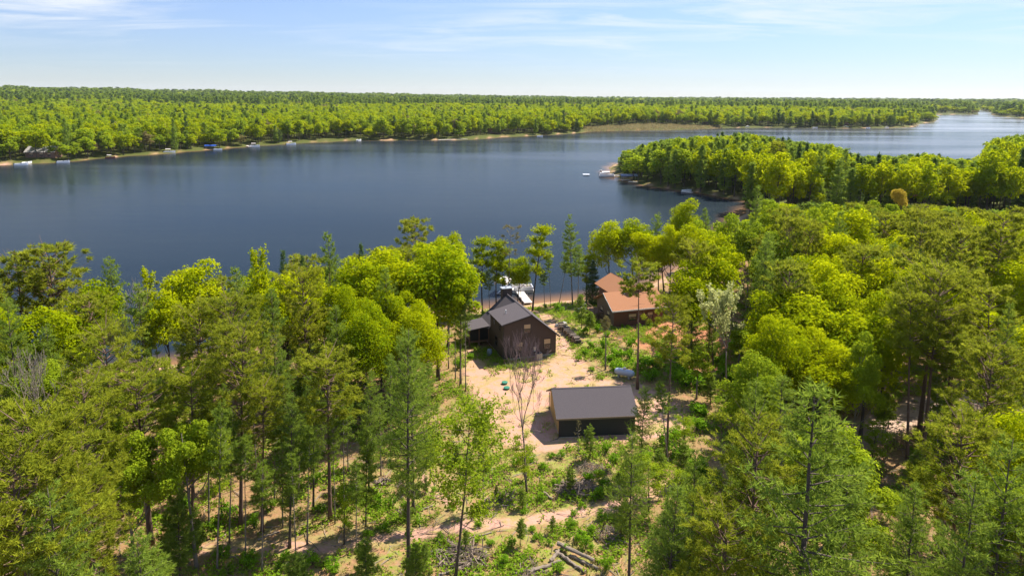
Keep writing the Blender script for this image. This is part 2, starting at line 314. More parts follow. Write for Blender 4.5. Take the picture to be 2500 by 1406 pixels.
def build_lake():
    m, nt, N, L, out = newmat('lake_water')
    tc = N.new('ShaderNodeTexCoord')
    def noise(s, st, d=3, rot=0.5):
        mp = N.new('ShaderNodeMapping'); mp.inputs['Scale'].default_value = st; mp.inputs['Rotation'].default_value = (0,0,rot); L.new(tc.outputs['Object'], mp.inputs[0])
        n = N.new('ShaderNodeTexNoise'); n.inputs['Scale'].default_value = s; n.inputs['Detail'].default_value = d; L.new(mp.outputs[0], n.inputs['Vector']); return n.outputs[0]
    at = N.new('ShaderNodeAttribute'); at.attribute_name = 'shallow'
    ripple = noise(1.0, (.8, 2.2, 1), 4, .35); swell = noise(.12, (.5, 1.3, 1), 3, .2); wind = noise(.010, (.35, 1.6, 1), 4, .1)
    h = nmath(N, L, 'ADD', nmath(N, L, 'MULTIPLY', ripple, .35), nmath(N, L, 'MULTIPLY', swell, .5))
    bp = N.new('ShaderNodeBump'); bs = N.new('ShaderNodeMapRange'); L.new(wind, bs.inputs[0]); bs.inputs[1].default_value = .35; bs.inputs[2].default_value = .65; bs.inputs[3].default_value = .32; bs.inputs[4].default_value = .62; L.new(bs.outputs[0], bp.inputs['Strength']); bp.inputs['Distance'].default_value = 0.22; L.new(h, bp.inputs['Height'])
    body = nmix(N, L, wind, (0.007,0.013,0.019), (0.014,0.023,0.031))
    body = nmix(N, L, nmath(N, L, 'POWER', at.outputs['Fac'], 1.6), body, (0.20,0.105,0.045))
    d = N.new('ShaderNodeBsdfDiffuse'); L.new(body, d.inputs[0])
    g = N.new('ShaderNodeBsdfGlossy'); g.inputs['Color'].default_value = (.80,.785,.76,1); L.new(bp.outputs[0], g.inputs['Normal'])
    mr = N.new('ShaderNodeMapRange'); L.new(wind, mr.inputs[0]); mr.inputs[1].default_value = .35; mr.inputs[2].default_value = .65; mr.inputs[3].default_value = .10; mr.inputs[4].default_value = .20; L.new(mr.outputs[0], g.inputs['Roughness'])
    fr = N.new('ShaderNodeFresnel'); fr.inputs['IOR'].default_value = 1.09; L.new(bp.outputs[0], fr.inputs['Normal'])
    mx = N.new('ShaderNodeMixShader'); L.new(fr.outputs[0], mx.inputs[0]); L.new(d.outputs[0], mx.inputs[1]); L.new(g.outputs[0], mx.inputs[2]); L.new(mx.outputs[0], out.inputs[0])
    az = np.radians(np.linspace(-78, 78, 420)); r = np.concatenate([np.arange(50, 170, 1.0), 170*np.exp(np.linspace(.01, math.log(3600/170), 150))])
    A, Rr = np.meshgrid(az, r); X = (Rr*np.sin(A)).ravel(); Y = (Rr*np.cos(A)).ravel()
    n, k = len(r), len(az); i = np.arange((n-1)*k).reshape(n-1, k)[:, :-1].ravel(); f = np.stack([i, i+1, i+1+k, i+k], 1)
    s = land_sd(X, Y)
    o = mk('lake_water', [(np.stack([X, Y, np.full(X.shape, -2.0)], 1), f, 0)], m, smooth=True, attr={'shallow': ('POINT', np.clip(1+s/7.0, 0, 1))})
    tag(o, 'dark blue lake with light wind ripples and brown shallows', 'lake', kind='structure')
build_ground(); build_lake()

# ------------------------------------------------------------------ tree models (built once, then copied)
UP = np.array([0,0,1.0])
class Proto: pass
def proto(kind, trunk_parts, tmat, leaf_parts, lmat, H0, R0):
    p = Proto(); p.H, p.R, p.kind = H0, R0, kind
    p.trunk = mk('trunk', trunk_parts, tmat, link=False, smooth=True).data
    n = [len(f) for _, f, _ in leaf_parts]
    if p_tint.get('v') is not None and len(p_tint['v']) == sum(n): tint = p_tint['v']
    else: tint = rng.random(sum(n))
    p_tint['v'] = None
    p.crown = mk('crown', leaf_parts, lmat, link=False, attr={'tint': ('FACE', tint)}).data
    return p
p_tint = {}
def wiggle(h, r0, n=9, amp=.012, top=.12, flare=1.35):
    z = np.linspace(0, h, n); o = np.cumsum(rng.normal(0, amp*h/n*3, (n,2)), 0); o -= o[0]
    o *= np.linspace(0, 1, n)[:,None]**.7
    pts_ = np.c_[o, z]; rad = r0*(1-(1-top)*(z/h)**.9); rad[0] *= flare; pts_[0,2] = -.5
    return pts_, rad
def on(pts_, z): return np.array([np.interp(z, pts_[:,2], pts_[:,0]), np.interp(z, pts_[:,2], pts_[:,1]), z])
def broadleaf(H, R, cb, ncl, nl, ls, kind='lime', crk=.40, tr=.2, lims=7, bark='bark', irregular=.25, wide=.62):
    tp, tr_ = wiggle(H*.86, tr); tparts = [tube(tp, tr_, 8)]
    zc, hz = H*(1+cb)/2, H*(1-cb)/2
    cents = []; tries = 0
    while len(cents) < ncl and tries < 4000:
        tries += 1
        d = unit(rng.normal(size=3)); d[2] = d[2] if d[2] > -.55 else -d[2]*.5
        q = rng.uniform(.45, .80)*(1+rng.normal(0, irregular*.4))
        c = np.array([d[0]*R*q, d[1]*R*q, zc+d[2]*hz*q])
        if all(np.linalg.norm((c-e)/np.array([R,R,hz])) > .27 for e in cents): cents.append(c)
    cents = np.array(cents); rad = R*crk*rng.uniform(.6, 1.15, len(cents))
    C = []; Nn = []; T = []
    for c, r in zip(cents, rad):
        k = int(nl*(r/(R*crk))**1.7/len(cents)*1.35)
        d = unit(rng.normal(size=(k,3))+UP*.45); 
        lump = 1+.16*np.sin(d[:,0]*5+c[0]*9)*np.sin(d[:,1]*5+c[1]*7)
        C.append(c+d*np.array([1,1,.8])*(r*rng.uniform(.55, 1.08, k)*lump)[:,None]); Nn.append(unit(d*.8+UP*.55+rng.normal(0,.5,(k,3))))
        T.append(np.clip(rng.uniform(0,1)*.45+rng.random(k)*.6, 0, 1))
    C, Nn, T = map(np.concatenate, (C, Nn, T)); s = ls*rng.uniform(.65, 1.3, len(C))
    for j in rng.choice(len(cents), min(lims, len(cents)), replace=False):
        e = cents[j]; z0 = max(H*cb*.8, e[2]-np.hypot(e[0], e[1])*1.1-.5); z0 = min(z0, H*.8); b = on(tp, z0); md = b*.5+e*.5-UP*.12*np.linalg.norm(e-b)
        tparts.append(tube([b, md, e], [tr*.45, tr*.28, tr*.1], 5))
    p_tint['v'] = T
    return proto('B', tparts, M[bark], [leaves(C, Nn, s, s*wide)], M[kind], H, R)
def conifer(H, R, cb, wh, nb, tufts, kb, bl, bw, kind='white', form='white', tr=.2, bark='bark', deadz=.12, upc=.16):
    tp, rad = wiggle(H*.985, tr, 12, .006, .08); tparts = [tube(tp, rad, 8)]
    C = []; D = []; T = []; z = H*cb
    while z < H-.25:
        t = (z-H*cb)/(H*(1-cb)); n = max(2, int(rng.integers(nb-1, nb+2)*(1 if t < .8 else .7))); a0 = rng.uniform(0, 6.28)
        if form == 'white': pr = min(1, .55+t*2.2)*(1-t)**.62; el = -.05+.75*t
        elif form == 'red': pr = math.sqrt(max(.02, 1-(1.55*t-.55)**2))*(1 if t < .9 else .7); el = .02+.70*t
        else: pr = (1-t)**.9+.04; el = -.28+.5*t
        for i in range(n):
            a = a0+i*6.283/n+rng.normal(0,.25); L = max(.25, R*pr*rng.uniform(.55, 1.15)); e = el+rng.normal(0,.13)
            if form != 'spruce' and rng.random() < .10: continue
            o = np.array([math.cos(a), math.sin(a), 0]); b = on(tp, z+rng.uniform(-.2,.2))
            s = np.linspace(0, 1, 4); br = b+o*(L*s)[:,None]+UP*(L*(math.tan(e)*s+upc*s*s))[:,None]
            if L > .5: tparts.append(tube(br, np.linspace(.012+.018*L, .008, 4), 3, cap=False))
            sd = np.array([-o[1], o[0], 0])
            k = max(3, int(tufts*L/R))
            if form == 'red':
                ng = max(2, int(k/9)); u = rng.uniform(.5, 1.05, ng); lat = rng.normal(0, .17, ng)*L; grp = rng.integers(0, ng, k)
                u = u[grp]; cc = b+o*(L*u)[:,None]+UP*(L*(math.tan(e)*u+upc*u*u)+rng.normal(0,.12,ng)[grp])[:,None]+sd*lat[grp][:,None]+rng.normal(0,.12,(k,3))*np.array([1,1,.8])
            else:
                u = rng.uniform(.22, 1.03, k); lat = rng.normal(0, .20, k)*L*(1.15-u*.65)
                cc = b+o*(L*u)[:,None]+UP*(L*(math.tan(e)*u+upc*u*u)+rng.normal(0,.045*L+.02,k))[:,None]+sd*lat[:,None]
            cc[:,2] = np.minimum(cc[:,2], H-.15-rng.random(k)*.5)
            C.append(cc); dd = o*.55+UP*(.75 if form != 'spruce' else .1); D.append(np.repeat(dd[None], k, 0)); T.append(np.full(k, rng.uniform(0,.45))+rng.random(k)*.5)
        z += wh*rng.uniform(.75, 1.25)*(1 if t < .75 else .7)
    for i in range(int(H*cb*deadz*8)):
        z = rng.uniform(.25, 1)*H*cb; a = rng.uniform(0, 6.28); L = rng.uniform(.3, 1.3)*(R*.3); b = on(tp, z)
        tparts.append(tube([b, b+np.array([math.cos(a)*L, math.sin(a)*L, rng.uniform(-.3,.2)*L])], [.02, .008], 3, cap=False))
    C, D, T = map(np.concatenate, (C, D, T))
    C = np.repeat(C, kb, 0); D = unit(np.repeat(D, kb, 0)+rng.normal(0,.75,(len(C),3))); T = np.clip(np.repeat(T, kb)+rng.normal(0,.1,len(C)), 0, 1)
    p_tint['v'] = T
    return proto('C', tparts, M[bark], [blades(C, D, bl*rng.uniform(.7,1.3,len(C)), bw)], M[kind], H, R)
def bare(H, R, forkz, mat, leafkind=None, depth=5, nleaf=0, tr=.14, seeds=3, lsz=.12, up=.25, thin=.015):
    tp, rad = wiggle(H*forkz, tr, 6, .012, .7); parts = [tube(tp, rad, 7)]; tw = []; tips = []
    def grow(p, d, L, r, k):
        n = 4; q = [p]; dd = d
        for i in range(n-1): dd = unit(dd+rng.normal(0,.13,3)+UP*.06); q.append(q[-1]+dd*L/(n-1))
        (parts if k >= depth-1 else tw).append(tube(q, np.maximum(np.linspace(r, r*.55, n), thin), 5 if k > 2 else 3, cap=False))
        if k <= 2: tips.extend(q[1:])
        if k > 0:
            for i in range(rng.integers(2, 4) if k > 1 else 3):
                a = unit(dd+unit(rng.normal(size=3))*rng.uniform(.35,.75)+UP*up); grow(q[-1] if i < 2 else q[2], a, L*rng.uniform(.6,.85), r*.58, k-1)
            if k > 2: grow(q[1], unit(dd*.6+unit(rng.normal(size=3))*.9+UP*.2), L*.55, r*.4, k-2)
    L0 = H*(1-forkz)*.36
    for i in range(seeds):
        a = i*6.283/seeds+rng.uniform(-.4,.4); grow(tp[-1], unit(np.array([math.cos(a)*R/H*1.6, math.sin(a)*R/H*1.6, 1])), L0, tr*.6, depth)
    allv = np.concatenate([v for v, _, _ in parts+tw]); p = Proto(); p.kind = 'D'; p.H = float(np.percentile(allv[:,2], 99.5)); p.R = float(np.percentile(np.hypot(allv[:,0], allv[:,1]), 98))
    tw2 = tw
    p.trunk = mk('trunk', parts, M[mat], link=False, smooth=True).data
    lp = [(v, f, 0) for v, f, _ in tw2]; mats = [M[mat]]
    if leafkind:
        tips = np.array(tips); C = tips[rng.integers(0, len(tips), nleaf)]+rng.normal(0,.16,(nleaf,3)); s = lsz*rng.uniform(.6,1.4,nleaf)
        lp.append(leaves(C, unit(rng.normal(size=(nleaf,3))+UP*.4), s, s*.7)); lp[-1] = (lp[-1][0], lp[-1][1], 1); mats.append(M[leafkind])
    nf = sum(len(f) for _, f, _ in lp)
    p.crown = mk('crown', lp, mats, link=False, attr={'tint': ('FACE', rng.random(nf))}).data
    return p
def sparse(H, R, cb, ncl, nl, ls, kind='oak', tr=.16, stems=2):
    """open-grown broadleaf: visible limbs with separate leaf sprays"""
    tp, rad = wiggle(H*.97, tr, 10, .02, .12); tparts = [tube(tp, rad, 8)]; C = []; Nn = []; T = []
    for i in range(ncl):
        t = (i+.5)/ncl; z = H*(cb+(1-cb)*t*.97); a = i*2.4+rng.normal(0,.4); L = R*rng.uniform(.45,1.1)*min(1, 1.25-abs(t-.45)*1.2)
        b = on(tp, z*.97-.05*H*rng.random()); e = b+np.array([math.cos(a)*L, math.sin(a)*L, L*rng.uniform(.25,.9)]); md = (b+e)/2-UP*L*.1
        tparts.append(tube([b, md, e], [tr*.3, tr*.18, .012], 4, cap=False))
        k = int(nl/ncl*rng.uniform(.6,1.4)); u = rng.uniform(.45,1.05,k)
        C.append(b+(e-b)*u[:,None]+rng.normal(0,1,(k,3))*np.array([.30,.30,.22])*R*.58*np.clip(u,.4,1)[:,None]); Nn.append(unit(rng.normal(size=(k,3))*.7+UP*.8)); T.append(rng.uniform(0,.4)+rng.random(k)*.6)
    C, Nn, T = map(np.concatenate, (C, Nn, T)); s = ls*rng.uniform(.6,1.35,len(C)); p_tint['v'] = np.clip(T, 0, 1)
    return proto('B', tparts, M['bark'], [leaves(C, Nn, s, s*.65)], M[kind], H, R)
def spiky(H, R, ls, nl):
    tp, rad = wiggle(H*.95, .16); tparts = [tube(tp, rad, 7)]; C = []
    for i in range(26):
        t = rng.uniform(.25,.9); a = rng.uniform(0,6.28); b = on(tp, H*t*.9); L = H*.22*(1.15-t*.6); o = np.array([math.cos(a), math.sin(a), 0])
        u = np.linspace(0,1,4); q = b+o*(R*.75*(1-.5*t)*np.sqrt(u))[:,None]+UP*(L*u)[:,None]; tparts.append(tube(q, np.linspace(.04,.01,4), 3, cap=False))
        k = nl//26; u = rng.uniform(.1,1.05,k); C.append(b+o*(R*.75*(1-.5*t)*np.sqrt(u))[:,None]+UP*(L*u)[:,None]+rng.normal(0,.22,(k,3)))
    C = np.concatenate(C); s = ls*rng.uniform(.6,1.3,len(C))
    return proto('B', tparts, M['gbark'], [leaves(C, unit(rng.normal(size=C.shape)+UP*.4), s, s*.6)], M['lime'], H, R)
def bush(R, nl, ls, kind='shrub', hgt=1.0):
    parts = []; C = []; Nn = []
    for i in range(10):
        a = rng.uniform(0,6.28); q = R*.75*math.sqrt(rng.random()); e = np.array([math.cos(a)*q, math.sin(a)*q, R*hgt*rng.uniform(.18,.85)*(1.1-q/R*.6)])
        parts.append(tube([np.array([0,0,-.1]), e*.5, e], [.025,.018,.008], 3, cap=False)); k = nl//10; d = unit(rng.normal(size=(k,3))+UP*.3)
        C.append(e+d*np.array([1,1,.85])*(R*.36*rng.uniform(.3,1.15,k))[:,None]); Nn.append(unit(d+UP*.4+rng.normal(0,.5,(k,3))))
    C = np.concatenate(C); Nn = np.concatenate(Nn); s = ls*rng.uniform(.6,1.3,len(C))
    return proto('S', parts, M['bark'], [leaves(C, Nn, s, s*.6)], M[kind], R*1.4*hgt, R)
PR = {}
def protos():
    for L, (nl, ls, tf, kb, bl, bw, n) in enumerate([(13000,.27,48,6,.30,.050,4), (5200,.42,26,4,.46,.105,4), (1500,.80,11,3,.85,.27,3)]):
        PR['B',L] = [broadleaf(16, 4.2, (.26 if L < 2 else .08)+.06*(i%3), 26+3*i, nl, ls, 'lime', crk=.36+.03*(i%2)) for i in range(n)]
        PR['O',L] = [broadleaf(15, 3.6, .34, 20+2*i, int(nl*.8), ls, 'oak', crk=.36, bark='gbark', irregular=.5) for i in range(n-1)]
        PR['W',L] = [conifer(18, 2.9, (.22 if L < 2 else .08)+.07*(i%3), .62, 5, tf, kb, bl, bw, 'white', 'white', .17) for i in range(n)]
        PR['R',L] = [conifer(18, 2.9, .42+.06*(i%3), .52, 5, int(tf*1.2), kb, bl, bw*1.1, 'red', 'red', .19, 'rbark', upc=.3) for i in range(n)]
        PR['H',L] = [broadleaf(16, 3.6, .50, 16+2*i, int(nl*.7), ls, 'lime', crk=.40, tr=.16) for i in range(2)]
        PR['S',L] = [conifer(15, 2.4, .08, .45, 6, int(tf*.8), kb, bl, bw, 'dark', 'spruce', .16, deadz=0) for i in range(2)]
    for L in (0, 1, 2):
        a = [(60,7,.26,.045), (30,4,.4,.1), (30,4,.4,.1)][L]
        PR['Y',L] = [conifer(9, 1.5, .12+.1*i, .42, 5, int(a[0]*.7), a[1], a[2], a[3], 'white', 'white', .07) for i in range(3)]
        PR['K',L] = [conifer(15, 1.5, .55+.05*i, .5, 4, int(a[0]*.7), a[1], a[2], a[3], 'white', 'white', .09, 'gbark', deadz=.25) for i in range(3)]
        PR['T',L] = [conifer(18, 2.3, .60, .5, 4, int(a[0]*1.1), a[1], a[2], a[3]*1.1, 'red', 'red', .15, 'rbark', upc=.3, deadz=.2) for i in range(2)]
        PR['M',L] = [conifer(18, 2.3, .74, .42, 4, int(a[0]*1.2), a[1], a[2], a[3]*1.1, 'red', 'red', .15, 'rbark', upc=.3, deadz=.25)]
        PR['Q',L] = [conifer(18, 2.2, .66, .7, 3, int(a[0]*.6), a[1], a[2], a[3], 'brownc', 'red', .15, 'gbark', upc=.3, deadz=.2)]
        PR['D',L] = [bare(13, 2.6, .35, 'gtwig', depth=5 if L == 0 else 4) for i in range(2)]
        PR['F',L] = [bare(15, 3.0, .42, 'gtwig', 'pale', 5 if L == 0 else 4, 5200 if L == 0 else 3000, lsz=.2 if L == 0 else .3)]
        PR['U',L] = [spiky(17, 2.3, .3 if L == 0 else .42, 5200 if L == 0 else 2800)]
        PR['X',L] = [sparse(15, 2.8, .30, 18, 3200 if L == 0 else 1600, .26 if L == 0 else .4)]
        PR['A',L] = [broadleaf(14, 3.2, .3, 16, 2600, .45, 'amber', irregular=.5)]
    PR['N',0] = [conifer(17, 2.2, .34, .55, 4, 40, 5, .34, .07, 'white', 'white', .13, 'gbark', deadz=.1)]
    PR['G',0] = [bare(14.5, 2.1, .45, 'twig', depth=6, tr=.14, seeds=3, up=.62, thin=.011)]
    PR['Z',0] = [conifer(12, .9, .72, .35, 4, 12, 5, .25, .06, 'brownc', 'white', .12, 'gbark', deadz=.1)]
    PR['J',0] = [conifer(8, .6, .5, .5, 3, 3, 3, .2, .03, 'brownc', 'spruce', .05, 'gbark', deadz=.6)]
    PR['V',0] = [sparse(15.5, 3.2, .36, 22, 4600, .25, 'oak', .13)]
    PR['L',0] = [sparse(18, 2.4, .42, 22, 4600, .32, 'lime', .17), sparse(17, 2.2, .5, 18, 3800, .32, 'lime', .15)]
protos()
KIND = {'B': ('broadleaf_tree','leafy tree','lime-green broadleaf'), 'O': ('broadleaf_tree','leafy tree','mid-green broadleaf'), 'W': ('white_pine','pine tree','feathery green pine'),
        'R': ('red_pine','pine tree','olive red pine'), 'S': ('spruce_tree','spruce tree','dark conical spruce'), 'Y': ('young_pine','pine tree','young pine'), 'K': ('young_pine','pine tree','slim pole-like pine'),
        'M': ('red_pine','pine tree','bare-stemmed red pine'), 'T': ('red_pine','pine tree','bare-stemmed red pine'), 'Q': ('pine_tree','pine tree','sparse brownish pine'), 'D': ('bare_tree','bare tree','leafless grey tree'), 'F': ('budding_tree','leafy tree','pale budding tree'),
        'U': ('poplar_tree','poplar tree','upright lime poplar'), 'X': ('broadleaf_tree','leafy tree','open-crowned leafy tree'), 'A': ('budding_tree','leafy tree','amber budding tree'), 'H': ('broadleaf_tree','leafy tree','high-crowned lime broadleaf'), 'N': ('white_pine','pine tree','airy tall pine'),
        'G': ('bare_tree','bare tree','leafless tree'), 'Z': ('dead_pine','dead tree','dying pine'), 'J': ('dead_sapling','dead tree','dead sapling'), 'V': ('broadleaf_tree','leafy tree','open leafy tree'), 'L': ('broadleaf_tree','leafy tree','slender lime broadleaf')}
TREES = []
def add(kind, x, y, Ht, r, lean=0.0, label=None, hero=True):
    TREES.append(dict(k=kind, x=float(x), y=float(y), H=float(Ht), r=float(r), lean=lean, label=label, hero=hero))
def T(kind, px, py, Ht, r, label=None):
    b = P(px, py, Ht); z = gz(b[0], b[1]); add(kind, b[0], b[1], Ht-z, r, 0, label)
def TB(kind, bx, by, tx, ty, r, label=None):
    b = P(bx, by, 0); lo, hi = 1.0, 34.0
    for _ in range(40):
        m_ = (lo+hi)/2
        if proj((b[0], b[1], m_))[1] > ty: lo = m_
        else: hi = m_
    pxm = proj((b[0], b[1], lo)); dx = (tx-pxm[0])/F*pxm[2]
    add(kind, b[0], b[1], lo, r, max(-.14, min(.14, math.atan2(dx, lo))), label)
def hero_trees():
    # silhouettes against the lake, from left to right
    for a in [('R',35,625,17,3.2),('R',118,598,18,4.0),('W',265,622,17,2.4),('U',350,640,15,1.9),('B',468,636,16,4.3),('B',225,672,15,3.4),('B',400,700,14,3.2),
              ('W',575,650,16,2.4),('S',690,606,16,1.7),('S',738,618,16,1.8),('B',690,660,16,3.4),('W',800,566,19,2.4),('B',745,640,16,3.0),('S',880,588,17,1.6),
              ('B',880,618,17,4.4),('B',965,604,17,4.6),('B',1065,592,18,5.0),('H',1122,640,16,3.2),('W',940,650,17,2.6),
              ('S',1448,634,7.5,2.0),
              ('B',1760,560,17,3.4),
              ('R',1700,590,17,3.0),('B',1745,590,17,3.4),('B',1690,640,15,3.6),('W',1850,452,19,3.0),('B',2080,505,18,5.0),('B',1990,520,17,4.2),
              ('B',2040,560,17,4.6),('B',1910,692,15,3.8),('B',1960,705,15,5.0),('B',2060,740,14,4.6),('B',1935,775,13,4.0),('B',2010,800,13,4.6),('B',2130,760,14,4.0),('B',2180,700,15,4.0),
              ('R',2290,642,19,4.2),('B',2450,760,14,4.5),('R',1930,640,17,3.0),('R',2110,600,17,3.2),('T',2350,560,20,2.6),('T',2450,520,21,3.2),('T',2250,545,19,2.4),
              ('A',2195,440,15,2.3),('B',150,730,15,3.4),('B',20,740,15,3.4),('D',85,850,15,3.4),('D',340,700,14,2.6),('D',300,760,13,2.6),
              ('R',250,800,17,3.6),('R',330,900,15,3.8),('W',660,700,17,2.8),('R',560,720,17,3.2),('R',480,740,16,3.0),('B',960,690,15,3.6),('B',1010,730,14,3.8),('B',890,730,15,3.4),('B',850,690,15,3.2),
              ('W',1000,800,17,2.6),('W',820,740,15,2.4)]: T(*a)
    for a in [('B',1112,768,1100,545,2.8),('L',1178,757,1168,552,2.1),('L',1212,752,1205,560,1.9),('Q',1240,748,1248,534,2.1),('B',1492,722,1478,520,3.8),('B',1548,716,1540,514,4.4),('W',1608,712,1606,506,2.3),('B',1622,714,1600,562,3.8),('B',1674,692,1672,474,3.6),('W',1724,690,1722,506,2.4)]: TB(*a)
    TB('R',1016,778,1012,518,3.2,'broad brown-tinged red pine rising above the lime canopy left of the brown house')
    TB('L',1300,746,1318,520,2.3,'leaning slender lime tree on the shore, tallest leafy one between the two houses')
    TB('N',1398,735,1390,508,2.3,'airy tall pine standing alone on the shore between the two houses')
    T('U',628,588,18,2.2,'upright spiky lime poplar at the lake edge left of the houses')
    for a in [(1275,735,1262,610,1.0),(1345,737,1338,590,.9),(1365,725,1400,600,1.3)]: TB('K',*a)
    for a in [('O',1845,940,1850,795,2.3),('W',1742,905,1735,760,1.6),('R',1868,1065,1875,830,2.8),('O',1700,975,1705,850,2.0),('Y',1790,1000,1792,930,1.5),('Y',1735,985,1733,905,1.4),('O',1800,905,1812,800,2.0),('W',1690,905,1688,735,2.0)]: TB(*a)
    TB('B',1262,742,1272,605,2.6)
    for a in [('K',1410,768,1414,592,1.5),('L',1230,746,1219,578,1.8),('Y',1420,802,1417,716,1.3),('K',1330,740,1326,640,1.1),('L',1432,728,1428,600,1.8),('K',1196,752,1190,640,1.1),('Y',1440,815,1442,760,1.1)]: TB(*a)
    # trunks whose feet can be seen
    for a in [('K',530,1396,540,975,1.4),('W',707,1338,715,958,2.1),('R',588,1285,592,792,3.0),('T',806,1272,800,860,3.0),('K',818,1280,812,1012,.9),('Y',893,1285,897,1010,1.3),('K',670,1230,672,1020,1.3),('K',728,1215,735,1010,1.3),
              ('K',850,1150,845,930,1.1),('K',930,1160,925,960,1.2),('Y',1441,1122,1439,1036,.95),('Y',440,1420,430,1160,1.5),('T',1628,1115,1650,722,2.2),('K',1632,1140,1600,930,1.3),
              ('W',1535,1430,1545,1045,2.2),('W',1560,1170,1578,940,1.7),('O',480,1390,440,1000,2.7),('O',330,1400,300,1050,2.8),('R',215,1430,200,930,3.2),('W',350,1080,360,960,1.5),
              ('T',2215,1118,2225,700,2.6),('R',2252,1118,2300,660,3.4),('T',2320,1125,2330,780,2.2),('T',2400,1105,2420,700,2.8),('K',2290,1115,2285,900,1.2),('W',560,1190,545,930,1.6),('W',985,960,990,790,1.8),
              ('K',1112,930,1110,700,1.4),('K',1137,955,1135,690,1.3),('K',1122,945,1128,740,1.2),('K',1095,900,1090,700,1.4),('W',880,1040,870,900,1.3)]: TB(*a)
    for a in [('K',560,1330,566,1010,1.3),('K',600,1365,598,1060,1.2),('T',640,1300,645,930,2.2),('K',690,1290,688,985,1.2),('K',750,1330,756,1040,1.3),('W',765,1245,770,905,1.8),('K',840,1245,838,960,1.2),('W',900,1200,905,900,1.7),('K',510,1290,508,960,1.4),('T',470,1310,470,900,2.4),('K',870,1345,868,1120,1.0),('K',640,1400,642,1120,1.2),('X',840,1330,842,1180,1.2),('K',955,1110,952,860,1.2),('K',1040,1090,1046,880,1.1),('X',1050,1180,1052,1060,1.2),('K',1180,1240,1178,1080,.9)]: TB(*a)
    TB('W',997,1412,1000,795,3.0,'tall pine with long grey trunk in the middle foreground left of the clearing')
    TB('V',1112,1412,1155,955,3.0,'open leafy tree with forked dark trunk in the middle foreground')
    TB('G',1286,1202,1262,812,2.8,'leafless tree with purple-grey twigs rising in front of the brown house')
    TB('Z',1478,902,1483,768,.9,'dying pine with brown top beside the track right of the brown house')
    TB('M',1556,950,1562,640,2.6,'tall red pine with straight bare trunk beside the propane tank')
    TB('J',1412,1112,1411,1026,.5,'dead sapling in front of the dark garage wall')
    TB('F',1772,965,1775,692,3.2,'pale budding tree right of the orange-roofed cabin')
    TB('X',1287,1205,1262,1060,1.3,'small leafy sapling at the foot of the leafless tree')
    T('W',1992,925,22,5.2,'large pine with dark trunk filling the right foreground')
    T('Y',890,1310,5,1.3,'young pine beside the sandy track at the bottom of the clearing'); T('Y',1015,1325,5,1.2,'dense young pine at the bottom edge left of the brush pile')
    T('Y',370,1330,9,2.2,'dense young pine at the lower left edge'); T('Y',720,1345,6,1.6); T('R',60,1000,19,3.6); T('W',110,1180,17,3.2); T('R',30,1100,18,3.4)
    T('W',2380,1150,17,3.2); T('W',1700,1090,15,2.6); T('R',1850,1010,17,3.0); T('W',2240,1180,14,2.8); T('R',1780,1240,14,2.6); T('W',1640,1230,11,2.2); T('W',2480,1060,18,3.2)
hero_trees()
def saplings():
    n = 0
    for i in range(900):
        px, py = rng.uniform(120, 2500), rng.uniform(960, 1400); b = P(px, py); x, y = b[0], b[1]
        inside = sdist(np.array([px]), np.array([py]), np.array(YARD, float))[0]
        if inside > -25 or (1230 < px < 1560 and py < 1110): continue
        if any(math.hypot(x-t['x'], y-t['y']) < 1.6 for t in TREES): continue
        cl = 800 < px < 1520
        if rng.random() > (.18 if cl else .42 if px < 900 else .3): continue
        q = rng.random(); k = 'Y' if q < (.9 if cl else .55) else ('K' if q < .85 and px < 900 else 'X'); Ht = rng.uniform(1.2, 3.0) if cl else rng.uniform(2.2, 5.5) if k == 'Y' else rng.uniform(8, 13.5) if k == 'K' else rng.uniform(3, 6)
        add(k, x, y, Ht, Ht*.26 if k == 'Y' else .95 if k == 'K' else Ht*.3, rng.normal(0,.015), None, True); n += 1
        if n > 120: break
saplings()
SKY_NEAR = [(-400,600),(0,600),(190,605),(215,665),(330,645),(460,640),(550,655),(620,600),(700,620),(790,585),(960,605),(1060,560),(1140,600),(1180,600),(1430,600),(1440,530),(1600,520),(1640,500),(1690,515),(1830,520),(1850,470),(1900,480),(2500,500),(3000,500)]
SKY_FAR = [(1400,500),(1486,420),(1500,385),(1520,365),(1600,336),(1700,326),(1820,316),(1920,334),(2030,345),(2080,372),(2150,374),(2260,368),(2330,380),(2395,384),(2415,330),(2460,322),(2520,322),(3200,322)]
KEEP = [(1160,760,690,900),(1300,1565,935,1092),(1165,1480,845,1075),(1225,1430,560,760),(1180,1235,640,760),(1432,1605,690,806),(1370,1470,760,930),(840,1500,1100,1420),(2195,2275,1015,1085),(1590,1690,985,1060),(1480,1560,860,940),(1700,1830,478,512),(500,900,1130,1420),(1715,1830,700,800)]
KEEP = [(a,b,c,d) if a < b and c < d else (1165,1372,700,905) for a,b,c,d in [(1165,1372,700,905)]+KEEP[1:]]
